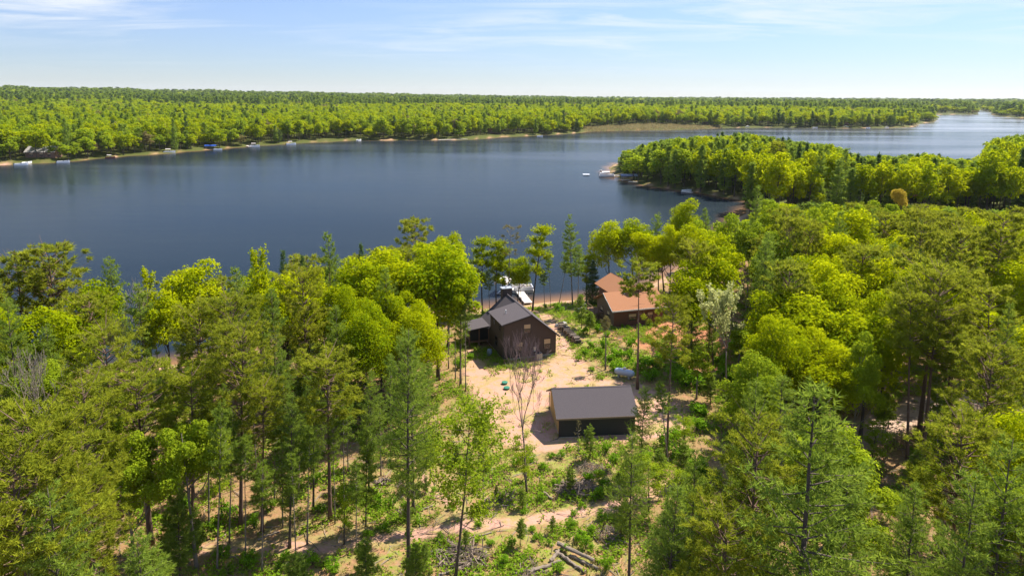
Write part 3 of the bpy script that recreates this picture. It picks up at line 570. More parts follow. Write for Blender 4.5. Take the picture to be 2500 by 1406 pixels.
def fill_trees():
    cand = []
    for (x0,x1,y0,y1,sp) in [(-95,140,34,125,3.9),(10,230,125,215,5.4),(30,330,215,430,5.0),(-60,-10,36,60,5.0)]:
        nx, ny = int((x1-x0)/sp), int((y1-y0)/sp)
        for i in range(nx):
            for j in range(ny): cand.append((x0+(i+rng.uniform(.02,.98))*sp, y0+(j+rng.uniform(.02,.98))*sp, sp))
    rng.shuffle(cand); cand = np.array(cand)
    sd = land_sd(cand[:,0], cand[:,1]); clear = np.array([P(a,b)[:2] for a,b in CLEAR]); cs = sdist(cand[:,0], cand[:,1], clear)
    rd = track(cand[:,0], cand[:,1], ROAD, 2.6, .1)
    out = []; taken = [(t['x'], t['y'], .55*t['r']) for t in TREES]
    for (x,y,sp), s, c, ro in zip(cand, sd, cs, rd):
        if s < (3.0 if y < 200 else 1.2) or c > -1.0 or ro > .5: continue
        px0 = proj((x,y,8))[0]
        if min(math.hypot(x-19.5,y-109.5)-9.5, math.hypot(x-.8,y-96)-9, math.hypot(x-9,y-71.5)-8) < 0: continue
        if px0 < -160 or px0 > 2660: continue
        if any((x-a)**2+(y-b)**2 < (sp*.50+c_*.5)**2 for a,b,c_ in taken): continue
        nz = math.sin(x*.085+1.3)*math.sin(y*.06+.4)+.5*math.sin(x*.21-y*.17)
        q = rng.random(); far = y > 200
        if far: k = 'B' if q < (.64 if nz > -.2 else .36) else ('W' if q < .88 else ('R' if q < .97 else 'S'))
        elif px0 < 460 and y < 60: k = 'R' if q < .55 else 'W' if q < .92 else 'O'
        elif px0 < 700: k = 'R' if q < .34 else 'W' if q < .56 else 'B' if q < .80 else 'O' if q < .92 else 'D'
        elif px0 < 1200: k = 'B' if q < .46 else 'O' if q < .56 else 'W' if q < .76 else 'R' if q < .96 else 'D'
        elif y < 62: k = 'W' if q < .46 else 'R' if q < .80 else 'O' if q < .93 else 'B'
        else: k = 'B' if q < (.54 if nz > -.1 else .30) else 'O' if q < .60 else 'R' if q < .82 else 'W' if q < .98 else 'D'
        Ht = rng.uniform(12.5, 17.5) if k in 'BOD' else rng.uniform(13.5, 19)
        if far: Ht = rng.uniform(16, 21.5)
        if y < 48 and px0 < 1200: Ht *= .8
        r = {'B':rng.uniform(2.9,4.6),'O':rng.uniform(2.4,3.6),'W':rng.uniform(2.1,3.2),'R':rng.uniform(2.2,3.3),'S':rng.uniform(1.7,2.3),'D':rng.uniform(2,2.8)}[k]*(1.12 if far else 1)
        sky = SKY_FAR if far else SKY_NEAR; lim = np.interp(px0, [p[0] for p in sky], [p[1] for p in sky])+rng.uniform(2, 30)*(0.35 if far else 1)
        if y > 120 and not far and px0 > 1850: lim = max(lim, 425+rng.uniform(0,60))
        while Ht > 6 and proj((x,y,Ht))[1] < lim: Ht -= .4
        if Ht < 8: continue
        tx, ty, dp = proj((x,y,Ht)); by = proj((x,y,Ht*.3))[1]; b0 = proj((x,y,0))[1]; rp = r*F/dp*.8
        if any(tx+rp > a and tx-rp < b and ty < d and by > c for a,b,c,d in KEEP): continue
        if any(tx+5 > a and tx-5 < b and by < d and b0 > c for a,b,c,d in KEEP[:1]+KEEP[3:5]): continue
        # thin the floor of the left foreground
        if 170 < px0 < 900 and y < 72 and 1010 < b0 < 1560 and rng.random() < .86: continue
        taken.append((x,y,.5*r)); add(k,x,y,Ht,r,rng.normal(0,.015),None,False)
fill_trees()
ORD = ['leftmost','second','third','fourth','fifth','sixth','seventh','eighth','ninth','tenth','eleventh','twelfth','thirteenth','fourteenth']
def zone(t):
    px = proj((t['x'],t['y'],t['H']*.7))[0]; y = t['y']
    if y > 200: return 'on the point across the cove' if px < 1900 else 'in far right woods'
    if px < 1180: return ('in left foreground' if y < 58 else 'in left woods' if px < 560 else 'left of brown house')
    if px < 1440: return 'on the shore between the houses' if y > 100 else 'around the clearing'
    if y < 58: return 'in right foreground'
    if y < 105: return 'right of the garage' if px < 1900 else 'beside the gravel road'
    return 'behind the cabin' if px < 1800 else 'in middle right woods'
def build_trees():
    big = sorted(TREES, key=lambda t: (not t['hero'], math.hypot(t['x'],t['y'])/t['H']))
    cnt = {}; keep = []; rest = []
    for t in big:
        c = KIND[t['k']][1]; cnt[c] = cnt.get(c, 0)+1
        (keep if cnt[c] <= 300 else rest).append(t)
    rows = {}
    for t in keep:
        if not t['label']: rows.setdefault((t['k'], zone(t)), []).append(t)
    for (k, zn), l in rows.items():
        nm = KIND[k][2]; pl = nm.split()[-1] in ('pine','tree','spruce','poplar'); one = nm+('' if pl else ' tree'); many = nm+('s' if pl else ' trees')
        l.sort(key=lambda t: t['y']); nr = math.ceil(len(l)/10); per = math.ceil(len(l)/nr)
        for r in range(nr):
            sub = sorted(l[r*per:(r+1)*per], key=lambda t: proj((t['x'],t['y'],t['H']*.8))[0])
            rw = '' if nr == 1 else ', front row,' if r == 0 else ', back row,' if r == nr-1 else f', {ORD[r]} row,'
            for i, t in enumerate(sub):
                if len(sub) == 1: t['label'] = f'the only {one}{rw} {zn}'
                elif i == len(sub)-1: t['label'] = f'rightmost {one}{rw} {zn}'
                elif i == 0: t['label'] = f'leftmost {one}{rw} {zn}'
                else: t['label'] = f'{ORD[i]} {one} from left{rw} {zn}'
                t['group'] = f'{many} {zn}'
        print(k, zn, len(l))
    for t in keep:
        d = math.hypot(t['x'], t['y']); L = 0 if d < 78 else 1 if d < 190 else 2
        ps = PR.get((t['k'], L)) or PR[t['k'], 0]; p = ps[rng.integers(len(ps))]
        nm, cat, _ = KIND[t['k']]
        e = empty(nm, t['label'], cat, (t['x'], t['y'], gz(t['x'],t['y'])), rng.uniform(0, 6.28) if abs(t['lean']) < .02 else 0, t.get('group'))
        s = t['r']/p.R; e.scale = (s, s, t['H']/p.H); e.rotation_euler[1] = t['lean']
        for part_, me in (('trunk', p.trunk), ('crown', p.crown)):
            o = bpy.data.objects.new(part_, me); COL.objects.link(o); o.parent = e
    print('TREES', len(keep), 'rest', len(rest), cnt)
    return rest
REST = build_trees()
# ------------------------------------------------------------------ far woods: one uncountable mass
def scatter_stuff(name, label, pos, scl, rot, idx, models):
    c = bpy.data.collections.new(name+'_models')
    for i, (v, mats) in enumerate(models):
        o = bpy.data.objects.new('%s_%02d' % (name, i), v); c.objects.link(o)
    me = bpy.data.meshes.new(name); me.vertices.add(len(pos)); me.vertices.foreach_set('co', np.asarray(pos, np.float32).ravel())
    a = me.attributes.new('scl', 'FLOAT_VECTOR', 'POINT'); a.data.foreach_set('vector', np.asarray(scl, np.float32).ravel())
    a = me.attributes.new('rot', 'FLOAT', 'POINT'); a.data.foreach_set('value', np.asarray(rot, np.float32))
    a = me.attributes.new('idx', 'INT', 'POINT'); a.data.foreach_set('value', np.asarray(idx, np.int32))
    ob = bpy.data.objects.new(name, me); COL.objects.link(ob)
    g = bpy.data.node_groups.new(name, 'GeometryNodeTree'); g.interface.new_socket('Geometry', in_out='INPUT', socket_type='NodeSocketGeometry'); g.interface.new_socket('Geometry', in_out='OUTPUT', socket_type='NodeSocketGeometry')
    N, L = g.nodes, g.links; gi = N.new('NodeGroupInput'); go = N.new('NodeGroupOutput'); ip = N.new('GeometryNodeInstanceOnPoints'); ci = N.new('GeometryNodeCollectionInfo')
    ci.inputs['Collection'].default_value = c; ci.inputs['Separate Children'].default_value = True; ci.inputs['Reset Children'].default_value = True
    def na(n, t): q = N.new('GeometryNodeInputNamedAttribute'); q.data_type = t; q.inputs['Name'].default_value = n; return q.outputs['Attribute']
    cx = N.new('ShaderNodeCombineXYZ'); L.new(na('rot','FLOAT'), cx.inputs[2])
    L.new(gi.outputs[0], ip.inputs['Points']); L.new(ci.outputs[0], ip.inputs['Instance']); ip.inputs['Pick Instance'].default_value = True
    L.new(na('idx','INT'), ip.inputs['Instance Index']); L.new(cx.outputs[0], ip.inputs['Rotation']); L.new(na('scl','FLOAT_VECTOR'), ip.inputs['Scale']); L.new(ip.outputs[0], go.inputs[0])
    md = ob.modifiers.new('scatter', 'NODES'); md.node_group = g
    return tag(ob, label, 'woods', kind='stuff')
def far_woods():
    models = []
    for i in range(7):
        p = broadleaf(17, 4.4, .12, 20, 620 if i < 5 else 420, 1.25 if i < 5 else 1.35, ['lime','lime','oak','lime','oak','oak','brownc'][i], crk=.42, irregular=.4); models.append(p)
    for i in range(3):
        p = conifer(19, 3.0, .12, 1.0, 5, 7, 3, 1.3, .5, 'white' if i else 'dark', 'white', .2, deadz=0); models.append(p)
    me = []
    for p in models:
        # crown and trunk share one mesh so that each point carries a whole tree
        tv = np.empty(len(p.trunk.vertices)*3, np.float32); p.trunk.vertices.foreach_get('co', tv); cv = np.empty(len(p.crown.vertices)*3, np.float32); p.crown.vertices.foreach_get('co', cv)
        tf = [tuple(q.vertices) for q in p.trunk.polygons]; k = len(p.crown.polygons[0].vertices); cf = np.empty(len(p.crown.polygons)*k, np.int32); p.crown.polygons.foreach_get('vertices', cf)
        ti = np.empty(len(p.crown.polygons), np.float32); p.crown.attributes['tint'].data.foreach_get('value', ti)
        o = mk('woods_tree', [(tv.reshape(-1,3), tf, 0), (cv.reshape(-1,3), cf.reshape(-1,k), 1)], [M['bark'], p.crown.materials[0]], link=False, attr={'tint': ('FACE', np.concatenate([np.zeros(len(tf)), ti]))}); me.append((o.data, None))
    pos = []; scl = []; idx = []; r = 330.0
    while r < 7500:
        sp = max(6.8, .0096*r); n = int(math.radians(96)*r/sp)
        a = np.radians(-48)+(np.arange(n)+rng.uniform(0,1,n))*math.radians(96)/n; rr = r+rng.uniform(-.5,.5,n)*sp
        pos.append(np.stack([rr*np.sin(a), rr*np.cos(a), rr], 1)); scl.append(np.full(n, sp)); r += sp*.92
    p = np.concatenate(pos); sp = np.concatenate(scl); x, y, rr = p.T
    s = land_sd(x, y); f = sdist(x, y, far_land)
    swamp = sdist(x, y, pts([(1425,323),(1560,320.5),(1760,315),(1760,311.5),(1600,311.5),(1425,316)])); beach = np.zeros(len(x), bool)
    for bx in [(60,130,380),(1000,1140,338),(1200,1320,330)]: pass
    ok = (f > 2)&(s > 3.5)&(swamp < 4)
    openings = np.sin(x*.021+y*.013)*np.sin(x*.017-y*.008)
    ok &= ~((s < 11)&(openings > .45)); ok &= rng.random(len(x)) > .07; ok &= ~((rr > 1500)&(np.sin(x*.0031+2)*np.sin(y*.0023+x*.0009) > .86))
    x, y, rr, sp, s = x[ok], y[ok], rr[ok], sp[ok], s[ok]
    z = ground_z(x, y); nz = np.sin(x*.006+1)*np.sin(y*.0045+2)+.6*np.sin(x*.017+y*.011)+.4*np.sin(x*.05-y*.04)
    az = np.degrees(np.arctan2(x, y))
    q = rng.random(len(x)); pc = np.clip(.06+.06*(nz > .7)+.11*(s < 24)+.35*np.clip((az-2)/8,0,1)*(s < 26)*np.clip((rr-600)/100,0,1)+.50*((rr > 1350)&(nz < -.1))+.22*((rr > 1500)&(az < 6)), 0, .62)
    con = q < pc; idx = np.where(con, np.where(rng.random(len(x)) < .2, 7, 8+rng.integers(0,2,len(x))), rng.integers(0,7,len(x)))
    idx = np.where((~con)&(idx == 6)&(rng.random(len(x)) < .6), 0, idx)
    k = np.clip(sp/7.0, .9, 14); hv = rng.uniform(.62, 1.14, len(x))*np.where(con, np.where(rr > 1300, 1.25, 1.0), 1.0); hv = np.where(s < 9, hv*.8, hv)
    wv = np.clip(k*.95, .95, 9)*rng.uniform(.85, 1.2, len(x))*np.where(con, 1.15, 1); 
    scatter_stuff('far_woods', 'bright green spring forest stretching behind the lake to the horizon', np.stack([x,y,z],1), np.stack([wv,wv,hv],1), rng.uniform(0,6.28,len(x)), idx, me)
    if REST:
        xs = np.array([(t['x'],t['y'],gz(t['x'],t['y'])) for t in REST]); con = np.array([t['k'] in 'WRS' for t in REST])
        sc = np.array([(t['r']/4.2,t['r']/4.2,t['H']/17.5) if t['k'] not in 'WRS' else (t['r']/2.7,t['r']/2.7,t['H']/20.5) for t in REST])
        scatter_stuff('point_woods', 'woods filling the depth of the point behind its front trees', xs, sc, rng.uniform(0,6.28,len(xs)), np.where(con, 8+rng.integers(0,2,len(xs)), rng.integers(0,6,len(xs))), me)
    print('FAR', len(x))
far_woods()

# ------------------------------------------------------------------ houses and the things around them
M['siding'] = plain('brown_siding', (0.086,0.061,0.051), 0.75, (0.070,0.050,0.043), 2, wave=('Z', .20, .10))
M['sidingdark'] = plain('charcoal_siding', (0.040,0.039,0.037), 0.75, (0.030,0.030,0.029), 2, wave=('Z', .20, .10))
M['osb'] = plain('bare_board_sheathing', (0.560,0.350,0.150), 0.9, (0.440,0.260,0.105), 9, stretch=(1,1,1))
M['shingle'] = plain('dark_shingles', (0.096,0.083,0.087), 0.95, (0.058,0.051,0.055), 9, detail=10, bump=.4, spec=.08)
M['redshingle'] = plain('orange_shingles', (0.345,0.165,0.085), 0.9, (0.235,0.108,0.058), 7, detail=9, bump=.4, spec=.08)
M['logwall'] = plain('red_brown_logs', (0.155,0.062,0.040), 0.7, (0.115,0.046,0.030), 2, wave=('Z', .24, .16))
M['logside'] = plain('brown_log_side', (0.170,0.105,0.066), 0.7, (0.13,0.08,0.05), 2, wave=('Z', .24, .16))
M['trim'] = plain('dark_trim', (0.045,0.038,0.036), 0.6); M['white'] = plain('white_paint', (0.78,0.77,0.74), 0.5, (0.72,0.71,0.69)); M['concrete'] = plain('concrete', (0.42,0.39,0.35), 0.9, (0.33,0.31,0.28))
M['glass'] = plain('window_glass', (0.015,0.018,0.022), 0.06, (0.02,0.022,0.025), spec=.7); M['blind'] = plain('tan_blind', (0.500,0.360,0.220), 0.8, (0.46,0.33,0.20))
M['post'] = plain('stained_post', (0.200,0.110,0.060), 0.8, (0.14,0.08,0.045)); M['metal'] = plain('galvanised_metal', (0.62,0.63,0.65), 0.35, (0.55,0.56,0.58), metal=.7)
M['tank'] = plain('grey_tank_paint', (0.400,0.440,0.500), 0.4, (0.36,0.40,0.46)); M['greenlid'] = plain('green_plastic_lid', (0.030,0.170,0.110), 0.5); M['bluebar'] = plain('blue_grey_plastic', (0.22,0.27,0.34), 0.5)
M['canopyw'] = plain('pale_canopy_vinyl', (0.560,0.500,0.470), 0.6, (0.50,0.45,0.42)); M['canopyb'] = plain('blue_canopy_vinyl', (0.030,0.110,0.480), 0.5); M['canopys'] = plain('slate_blue_canopy', (0.240,0.290,0.460), 0.5)
M['hull'] = plain('white_hull', (0.76,0.76,0.76), 0.3, (0.70,0.70,0.70)); M['hullred'] = plain('brown_red_hull', (0.20,0.07,0.05), 0.4); M['alu'] = plain('dock_aluminium', (0.55,0.54,0.52), 0.5, metal=.3); M['plank'] = plain('pale_dock_plank', (0.62,0.56,0.49), 0.8, (0.50,0.44,0.38), 3)
M['redcan'] = plain('red_canvas', (0.65,0.05,0.04), 0.6); M['cabgrey'] = plain('grey_shingles', (0.33,0.31,0.30), 0.9); M['cabwall'] = plain('cabin_wall', (0.22,0.13,0.09), 0.8)
def gable(W_, v0, v1, zl, zr, ua, za, z0=0, mi=0):
    pr = [(0,z0),(W_,z0),(W_,zr),(ua,za),(0,zl)]; v = [(u,v0,z) for u,z in pr]+[(u,v1,z) for u,z in pr]
    return (v, [(0,1,2,3,4),(9,8,7,6,5)]+[(i,(i+5),(i+1)%5+5,(i+1)%5) for i in range(5)], mi)
def window(parent, u, z, w_, h_, face='front', v=0.0, shade=.5):
    """frame + pane + blind on the wall facing -y ('front') or -x ('left')"""
    def bx(a0,a1,d0,d1,z0,z1):
        return box(a0,a1,v-d1,v-d0,z0,z1) if face == 'front' else box(v-d1,v-d0,a0,a1,z0,z1)
    t = .07; fr = mk('window', [bx(u-w_/2-t,u+w_/2+t,-.02,.05,z-h_/2-t,z-h_/2),bx(u-w_/2-t,u+w_/2+t,-.02,.05,z+h_/2,z+h_/2+t),bx(u-w_/2-t,u-w_/2,-.02,.05,z-h_/2,z+h_/2),bx(u+w_/2,u+w_/2+t,-.02,.05,z-h_/2,z+h_/2),bx(u-w_/2,u+w_/2,-.02,.045,z-.025,z+.025)], M['trim'], parent)
    mk('pane', [bx(u-w_/2,u+w_/2,-.02,.012,z-h_/2,z-.025)], M['glass'], fr)
    mk('blind', [bx(u-w_/2,u+w_/2,-.02,.014,z+.025,z+h_/2)], M['blind'] if shade else M['glass'], fr)
def frame_at(name, label, cat, px, py, vec2, z=None):
    b = P(px, py, 0); return empty(name, label, cat, (b[0], b[1], 0 if z is None else z), math.atan2(vec2[1], vec2[0]))
def brown_house():
    a, b = P(1229,881), P(1356,865); h = empty('brown_house', 'brown two-storey house with dark shingle roof, low dormer and side porch', 'house', (a[0],a[1],0), math.atan2(b[1]-a[1], b[0]-a[0]))
    Wd, ua, za = 7.75, 4.0, 6.1; k = .83; B = 10.3
    mk('wall', [gable(Wd, 0, 6, 5.1, za-k*(Wd-ua), ua, za, .25), gable(Wd, 6, B, za-k*ua, za-k*(Wd-ua), ua, za, .25)], M['siding'], h)
    mk('foundation', [box(.06,Wd-.06,.06,B-.06,-.5,.25)], M['concrete'], h)
    t = .16; e = .38; zt = za+t+.04
    rf = mk('roof', [slab([(ua,-e,zt),(Wd+e,-e,zt-k*(Wd+e-ua)),(Wd+e,B+e,zt-k*(Wd+e-ua)),(ua,B+e,zt)], t),
                slab([(ua-.002,6.003,zt),(ua-.002,B+e,zt),(-e,B+e,zt-k*(ua+e)),(-e,6.003,zt-k*(ua+e))], t),
                slab([(ua-.002,-e,zt+.004),(ua-.002,6.0,zt+.004),(-e,6.0,zt-.24*(ua+e)),(-e,-e,zt-.24*(ua+e))], t)], M['shingle'], h)
    mk('ridge_cap', [slab([(ua-.14,-e-.01,zt+.0),(ua,-e-.01,zt+.035),(ua,B+e+.01,zt+.035),(ua-.14,B+e+.01,zt+.0)][::-1], .03), slab([(ua,-e-.01,zt+.035),(ua+.14,-e-.01,zt-.08),(ua+.14,B+e+.01,zt-.08),(ua,B+e+.01,zt+.035)], .03)], M['shingle'], rf)
    mk('fascia', [slab([(ua,-e-.03,zt-.02),(ua,-e-.03,zt-.24),(Wd+e,-e-.03,zt-.24-k*(Wd+e-ua)),(Wd+e,-e-.03,zt-.02-k*(Wd+e-ua))][::-1], .028), slab([(ua-.003,-e-.03,zt-.24),(ua-.003,-e-.03,zt-.02),(-e,-e-.03,zt-.02-.24*(ua+e)),(-e,-e-.03,zt-.24-.24*(ua+e))][::-1], .028)], M['trim'], rf)
    mk('corner_trim', [box(Wd-.12,Wd+.02,-.02,.1,.25,2.9)], M['trim'], h); mk('corner_trim', [box(-.02,.12,-.02,.1,.25,4.9)], M['trim'], h)
    for u, z, w_, h_ in ((3.45,4.25,.95,1.25),(6.45,1.72,.95,1.45),(2.3,1.75,.95,1.3)): window(h, u, z, w_, h_, v=0)
    window(h, 1.6, 4.25, .6, .7, 'left', 0, 0); window(h, 4.2, 4.25, .6, .7, 'left', 0, 0); window(h, 3.2, 1.8, .9, 1.2, 'left', 0, 0)
    vp = mk('vent_pipe', [tube([(1.4,3.2,5.4),(1.4,3.2,6.2)], .07, 8)], M['white'], h)
    c = mk('chimney', [box(ua-.75,ua+.75,B+.02,B+.95,0,zt+.75)], M['siding'], h); mk('chimney_cap', [box(ua-.85,ua+.85,B-.05,B+1.05,zt+.75,zt+.87), tube([(ua,B+.5,zt+.87),(ua,B+.5,zt+1.15)], .14, 8)], M['metal'], c)
    # porch on the left side
    pc = mk('porch', [box(-3.1,-.02,6.5,10.0,.62,.78)], M['post'], h)
    mk('porch_roof', [slab([(-.02,6.2,3.0),(-.02,10.2,3.0),(-3.4,10.2,2.62),(-3.4,6.2,2.62)], .14)], M['shingle'], pc)
    for x, y in ((-3.0,6.6),(-1.55,6.6),(-.12,6.6),(-3.0,9.9),(-3.0,8.25)): mk('post', [box(x-.08,x+.08,y-.08,y+.08,.78,2.66 if x < -2 else 2.78), box(x-.09,x+.09,y-.09,y+.09,-.3,.62)], M['post'], pc)
    mk('screen', [box(-2.92,-1.63,6.56,6.58,.9,2.55), box(-1.47,-.2,6.56,6.58,.9,2.6), box(-3.02,-3.0,6.7,8.15,.9,2.5), box(-3.02,-3.0,8.35,9.8,.9,2.5)], plain('dark_screen', (.012,.012,.013), .5), pc)
    mk('railing', [box(-2.92,-1.63,6.60,6.66,.84,.92), box(-1.47,-.2,6.60,6.66,.84,.92), box(-2.92,-1.63,6.60,6.66,1.62,1.68), box(-1.47,-.2,6.60,6.66,1.62,1.68)], M['post'], pc)
    mk('gutter', [tube([(Wd+e+.06,-e,zt-.12-k*(Wd+e-ua)),(Wd+e+.06,B+e,zt-.12-k*(Wd+e-ua))], .07, 6)], M['trim'], rf)
    mk('meter_box', [box(4.4,4.75,-.16,-.003,.9,1.5)], M['metal'], h)
    R_ = h.matrix_basis if False else None
    ang = h.rotation_euler[2]
    def wpt(u, v): return (a[0]+u*math.cos(ang)-v*math.sin(ang), a[1]+u*math.sin(ang)+v*math.cos(ang))
    x, y = wpt(4.9, -.75); t_ = empty('air_conditioner', 'tan air conditioner on a pad against the brown house gable wall', 'air conditioner', (x,y,0), ang)
    mk('case', [box(-.42,.42,-.38,.38,.06,.82)], plain('tan_metal', (.5,.42,.34), .5), t_); mk('fan_grille', [tube([(0,0,.82),(0,0,.86)], .34, 14)], M['trim'], t_); mk('pad', [box(-.5,.5,-.46,.46,-.1,.058)], M['concrete'], t_)
    x, y = wpt(-1.2, 2.6); t_ = empty('rain_barrel', 'blue-grey barrel standing beside the porch of the brown house', 'barrel', (x,y,0))
    mk('body', [tube([(0,0,0),(0,0,.25),(0,0,.6),(0,0,.85)], [.30,.36,.36,.30], 14)], M['bluebar'], t_, smooth=False); mk('lid', [tube([(0,0,.852),(0,0,.90)], .28, 14)], M['bluebar'], t_)
    x, y = wpt(3.4, -.8); tag(mk('garden_post', [box(-.06,.06,-.06,.06,-.2,.8), box(-.09,.09,-.09,.09,.8,.86)], M['post'], loc=(x-3.3,y-2.0,0)), 'short wooden post standing in the yard by the brown house shadow', 'post')
def garage():
    a, b = P(1366,1071), P(1344,1006); g = empty('garage', 'dark garage with charcoal rear wall, bare board gable and grey shingle roof', 'garage', (a[0],a[1],0), math.atan2(-(b[0]-a[0]), b[1]-a[1]))
    Lx, D = 8.15, 6.6; ze, zr = 2.42, 4.10; k = (zr-ze)/(D/2)
    pr = [(0,.18),(D,.18),(D,ze),(D/2,zr),(0,ze)]; v = [(0,y,z) for y,z in pr]+[(Lx,y,z) for y,z in pr]
    mk('wall', [(v, [(9,8,7,6,5)[::-1], (0,5,9,4)[::-1], (1,2,7,6)[::-1], (0,1,6,5)[::-1]], 0)], M['sidingdark'], g)
    gw = mk('gable_wall', [slab([(-.002,0,.18),(-.002,0,ze),(-.002,D/2,zr),(-.002,D,ze),(-.002,D,.18)], .05)], M['osb'], g); gw['label'] = 'bare tan board gable wall'
    mk('foundation', [box(-.03,Lx+.03,-.03,D+.03,-.4,.18)], M['concrete'], g)
    e = .30; t = .14; zt = zr+t+.02
    r = mk('roof', [slab([(-.42,-e,zt-k*(D/2+e)),(Lx+.35,-e,zt-k*(D/2+e)),(Lx+.35,D/2,zt),(-.42,D/2,zt)], t), slab([(-.42,D/2+.002,zt),(Lx+.35,D/2+.002,zt),(Lx+.35,D+e,zt-k*(D/2+e)),(-.42,D+e,zt-k*(D/2+e))], t)], M['shingle'], g)
    mk('ridge_cap', [slab([(-.43,D/2-.15,zt-.045),(Lx+.36,D/2-.15,zt-.045),(Lx+.36,D/2,zt+.035),(-.43,D/2,zt+.035)], .03), slab([(-.43,D/2,zt+.035),(Lx+.36,D/2,zt+.035),(Lx+.36,D/2+.15,zt-.045),(-.43,D/2+.15,zt-.045)], .03)], M['shingle'], r)
    mk('fascia', [box(-.42,Lx+.35,-e-.03,-e-.002,zt-k*(D/2+e)-.2,zt-k*(D/2+e)-.01), slab([(-.445,-e,zt-.02-k*(D/2+e)),(-.445,D/2,zt-.02),(-.445,D/2,zt-.2),(-.445,-e,zt-.2-k*(D/2+e))], .022), slab([(-.445,D/2+.001,zt-.02),(-.445,D+e,zt-.02-k*(D/2+e)),(-.445,D+e,zt-.2-k*(D/2+e)),(-.445,D/2+.001,zt-.2)], .022)], plain('tan_fascia', (.24,.17,.11), .7), r)
    mk('downspout', [tube([(-.09,-.09,zt-k*(D/2+e)-.15),(-.09,-.09,.25),(-.25,-.2,.12),(-1.1,-.55,.06)], .05, 6)], M['trim'], g); mk('downspout', [tube([(-.09,D+.09,zt-k*(D/2+e)-.15),(-.09,D+.09,.1)], .05, 6)], M['trim'], g)
    mk('corner_trim', [box(-.04,.09,-.025,.0,.18,2.3)], M['trim'], g); mk('corner_trim', [box(Lx-.1,Lx+.02,-.025,.0,.18,2.3)], M['trim'], g)
def cabin():
    a = P(1498,801); ang = math.radians(17); h = empty('log_cabin', 'red-brown log cabin with orange shingle roof near the lake shore', 'cabin', (a[0],a[1],0), ang)
    Lx, D, ze, zr = 8.6, 6.4, 3.0, 4.75; k = (zr-ze)/(D/2)
    pr = [(0,.1),(D,.1),(D,ze),(D/2,zr),(0,ze)]; v = [(0,y,z) for y,z in pr]+[(Lx,y,z) for y,z in pr]
    mk('wall', [(v, [(0,1,2,3,4)[::-1],(5,6,7,8,9),(0,5,6,1)[::-1],(1,6,7,2)[::-1],(0,4,9,5)[::-1]], 0), box(2.2,6.8,D-.5,D+4.2,.1,ze+.6)], M['logwall'], h)
    mk('foundation', [box(.05,Lx-.05,.05,D-.05,-.5,.1)], M['concrete'], h)
    sw = mk('side_wall', [slab([(-.003,.02,.1),(-.003,.02,ze),(-.003,D/2,zr-.02),(-.003,D-.02,ze),(-.003,D-.02,.1)], .06)], M['logside'], h); sw['label'] = 'brown log gable side'
    e = .45; t = .14; zt = zr+t+.02
    rf = mk('roof', [slab([(-.5,-e,zt-k*(D/2+e)),(Lx+.5,-e,zt-k*(D/2+e)),(Lx+.5,D/2,zt),(-.5,D/2,zt)], t), slab([(-.5,D/2+.002,zt),(Lx+.5,D/2+.002,zt),(Lx+.5,D+e,zt-k*(D/2+e)),(-.5,D+e,zt-k*(D/2+e))], t)], M['redshingle'], h)
    # taller cross wing towards the lake
    xc, x0, x1, z2, k2 = 4.5, 1.9, 7.1, 5.75, .55
    y0 = D/2-.9
    mk('cross_roof', [slab([(x0-.4,D/2-.1,z2-k2*(xc-x0+.4)),(xc,y0,z2),(xc,D+4.6,z2),(x0-.4,D+4.6,z2-k2*(xc-x0+.4))][::-1], .14), slab([(xc+.002,y0,z2),(x1+.4,D/2-.1,z2-k2*(x1+.4-xc)),(x1+.4,D+4.6,z2-k2*(x1+.4-xc)),(xc+.002,D+4.6,z2)][::-1], .14)], M['redshingle'], h)
    mk('fascia', [box(-.5,Lx+.5,-e-.035,-e-.002,zt-k*(D/2+e)-.2,zt-k*(D/2+e)-.005), slab([(-.53,-e,zt-.02-k*(D/2+e)),(-.53,D/2,zt-.02),(-.53,D/2,zt-.17),(-.53,-e,zt-.17-k*(D/2+e))], .028)], M['white'], rf)
    mk('vent_pipe', [tube([(3.0,2.6,4.3),(3.0,2.6,5.2)], .08, 8)], M['white'], h)
    window(h, 3.2, 1.55, 1.3, 1.0, v=0); window(h, 6.3, 1.55, .9, 1.0, v=0)
    window(h, 2.0, 1.6, .9, 1.1, 'left', 0); window(h, 4.6, 1.6, .9, 1.1, 'left', 0)
    dk = mk('deck', [box(-1.7,-.06,3.8,6.9,1.25,1.4)], M['post'], h)
    for x, y in ((-1.6,3.9),(-1.6,6.8),(-.9,3.9)): mk('post', [box(x-.07,x+.07,y-.07,y+.07,-.3,1.25), box(x-.06,x+.06,y-.06,y+.06,1.4,2.3)], M['post'], dk)
    mk('railing', [box(-1.66,-1.60,4,6.7,2.22,2.3), box(-1.65,-1.61,4,6.7,1.75,1.8), box(-1.5,-.1,3.86,3.92,2.22,2.3)], M['post'], dk)
    x, y = P(1466,806)[:2]; tag(mk('paved_slab', [box(-1.1,1.1,-1.6,1.3,.02,.10)], M['concrete'], loc=(x+.8,y+1.3,0)), 'grey concrete slab at the left wall of the orange-roofed cabin', 'slab', kind='structure')
brown_house(); garage(); cabin()
def propane_tank():
    b = P(1524,922); t = empty('propane_tank', 'grey horizontal propane tank lying in tree shade behind the garage', 'tank', (b[0],b[1],0), math.radians(-28))
    s = np.array([-1.35,-1.28,-1.1,-.85,.85,1.1,1.28,1.35]); r = np.array([.05,.25,.40,.46,.46,.40,.25,.05])
    mk('shell', [tube(np.c_[s, s*0, s*0+.75], r, 14)], M['tank'], t, smooth=True)
    mk('dome', [tube([(0,0,1.18),(0,0,1.36),(0,0,1.42)], [.2,.2,.12], 12)], M['canopyw'], t)
    for x in (-.7,.7): mk('saddle', [box(x-.12,x+.12,-.38,.38,-.1,.36)], M['concrete'], t)
propane_tank()
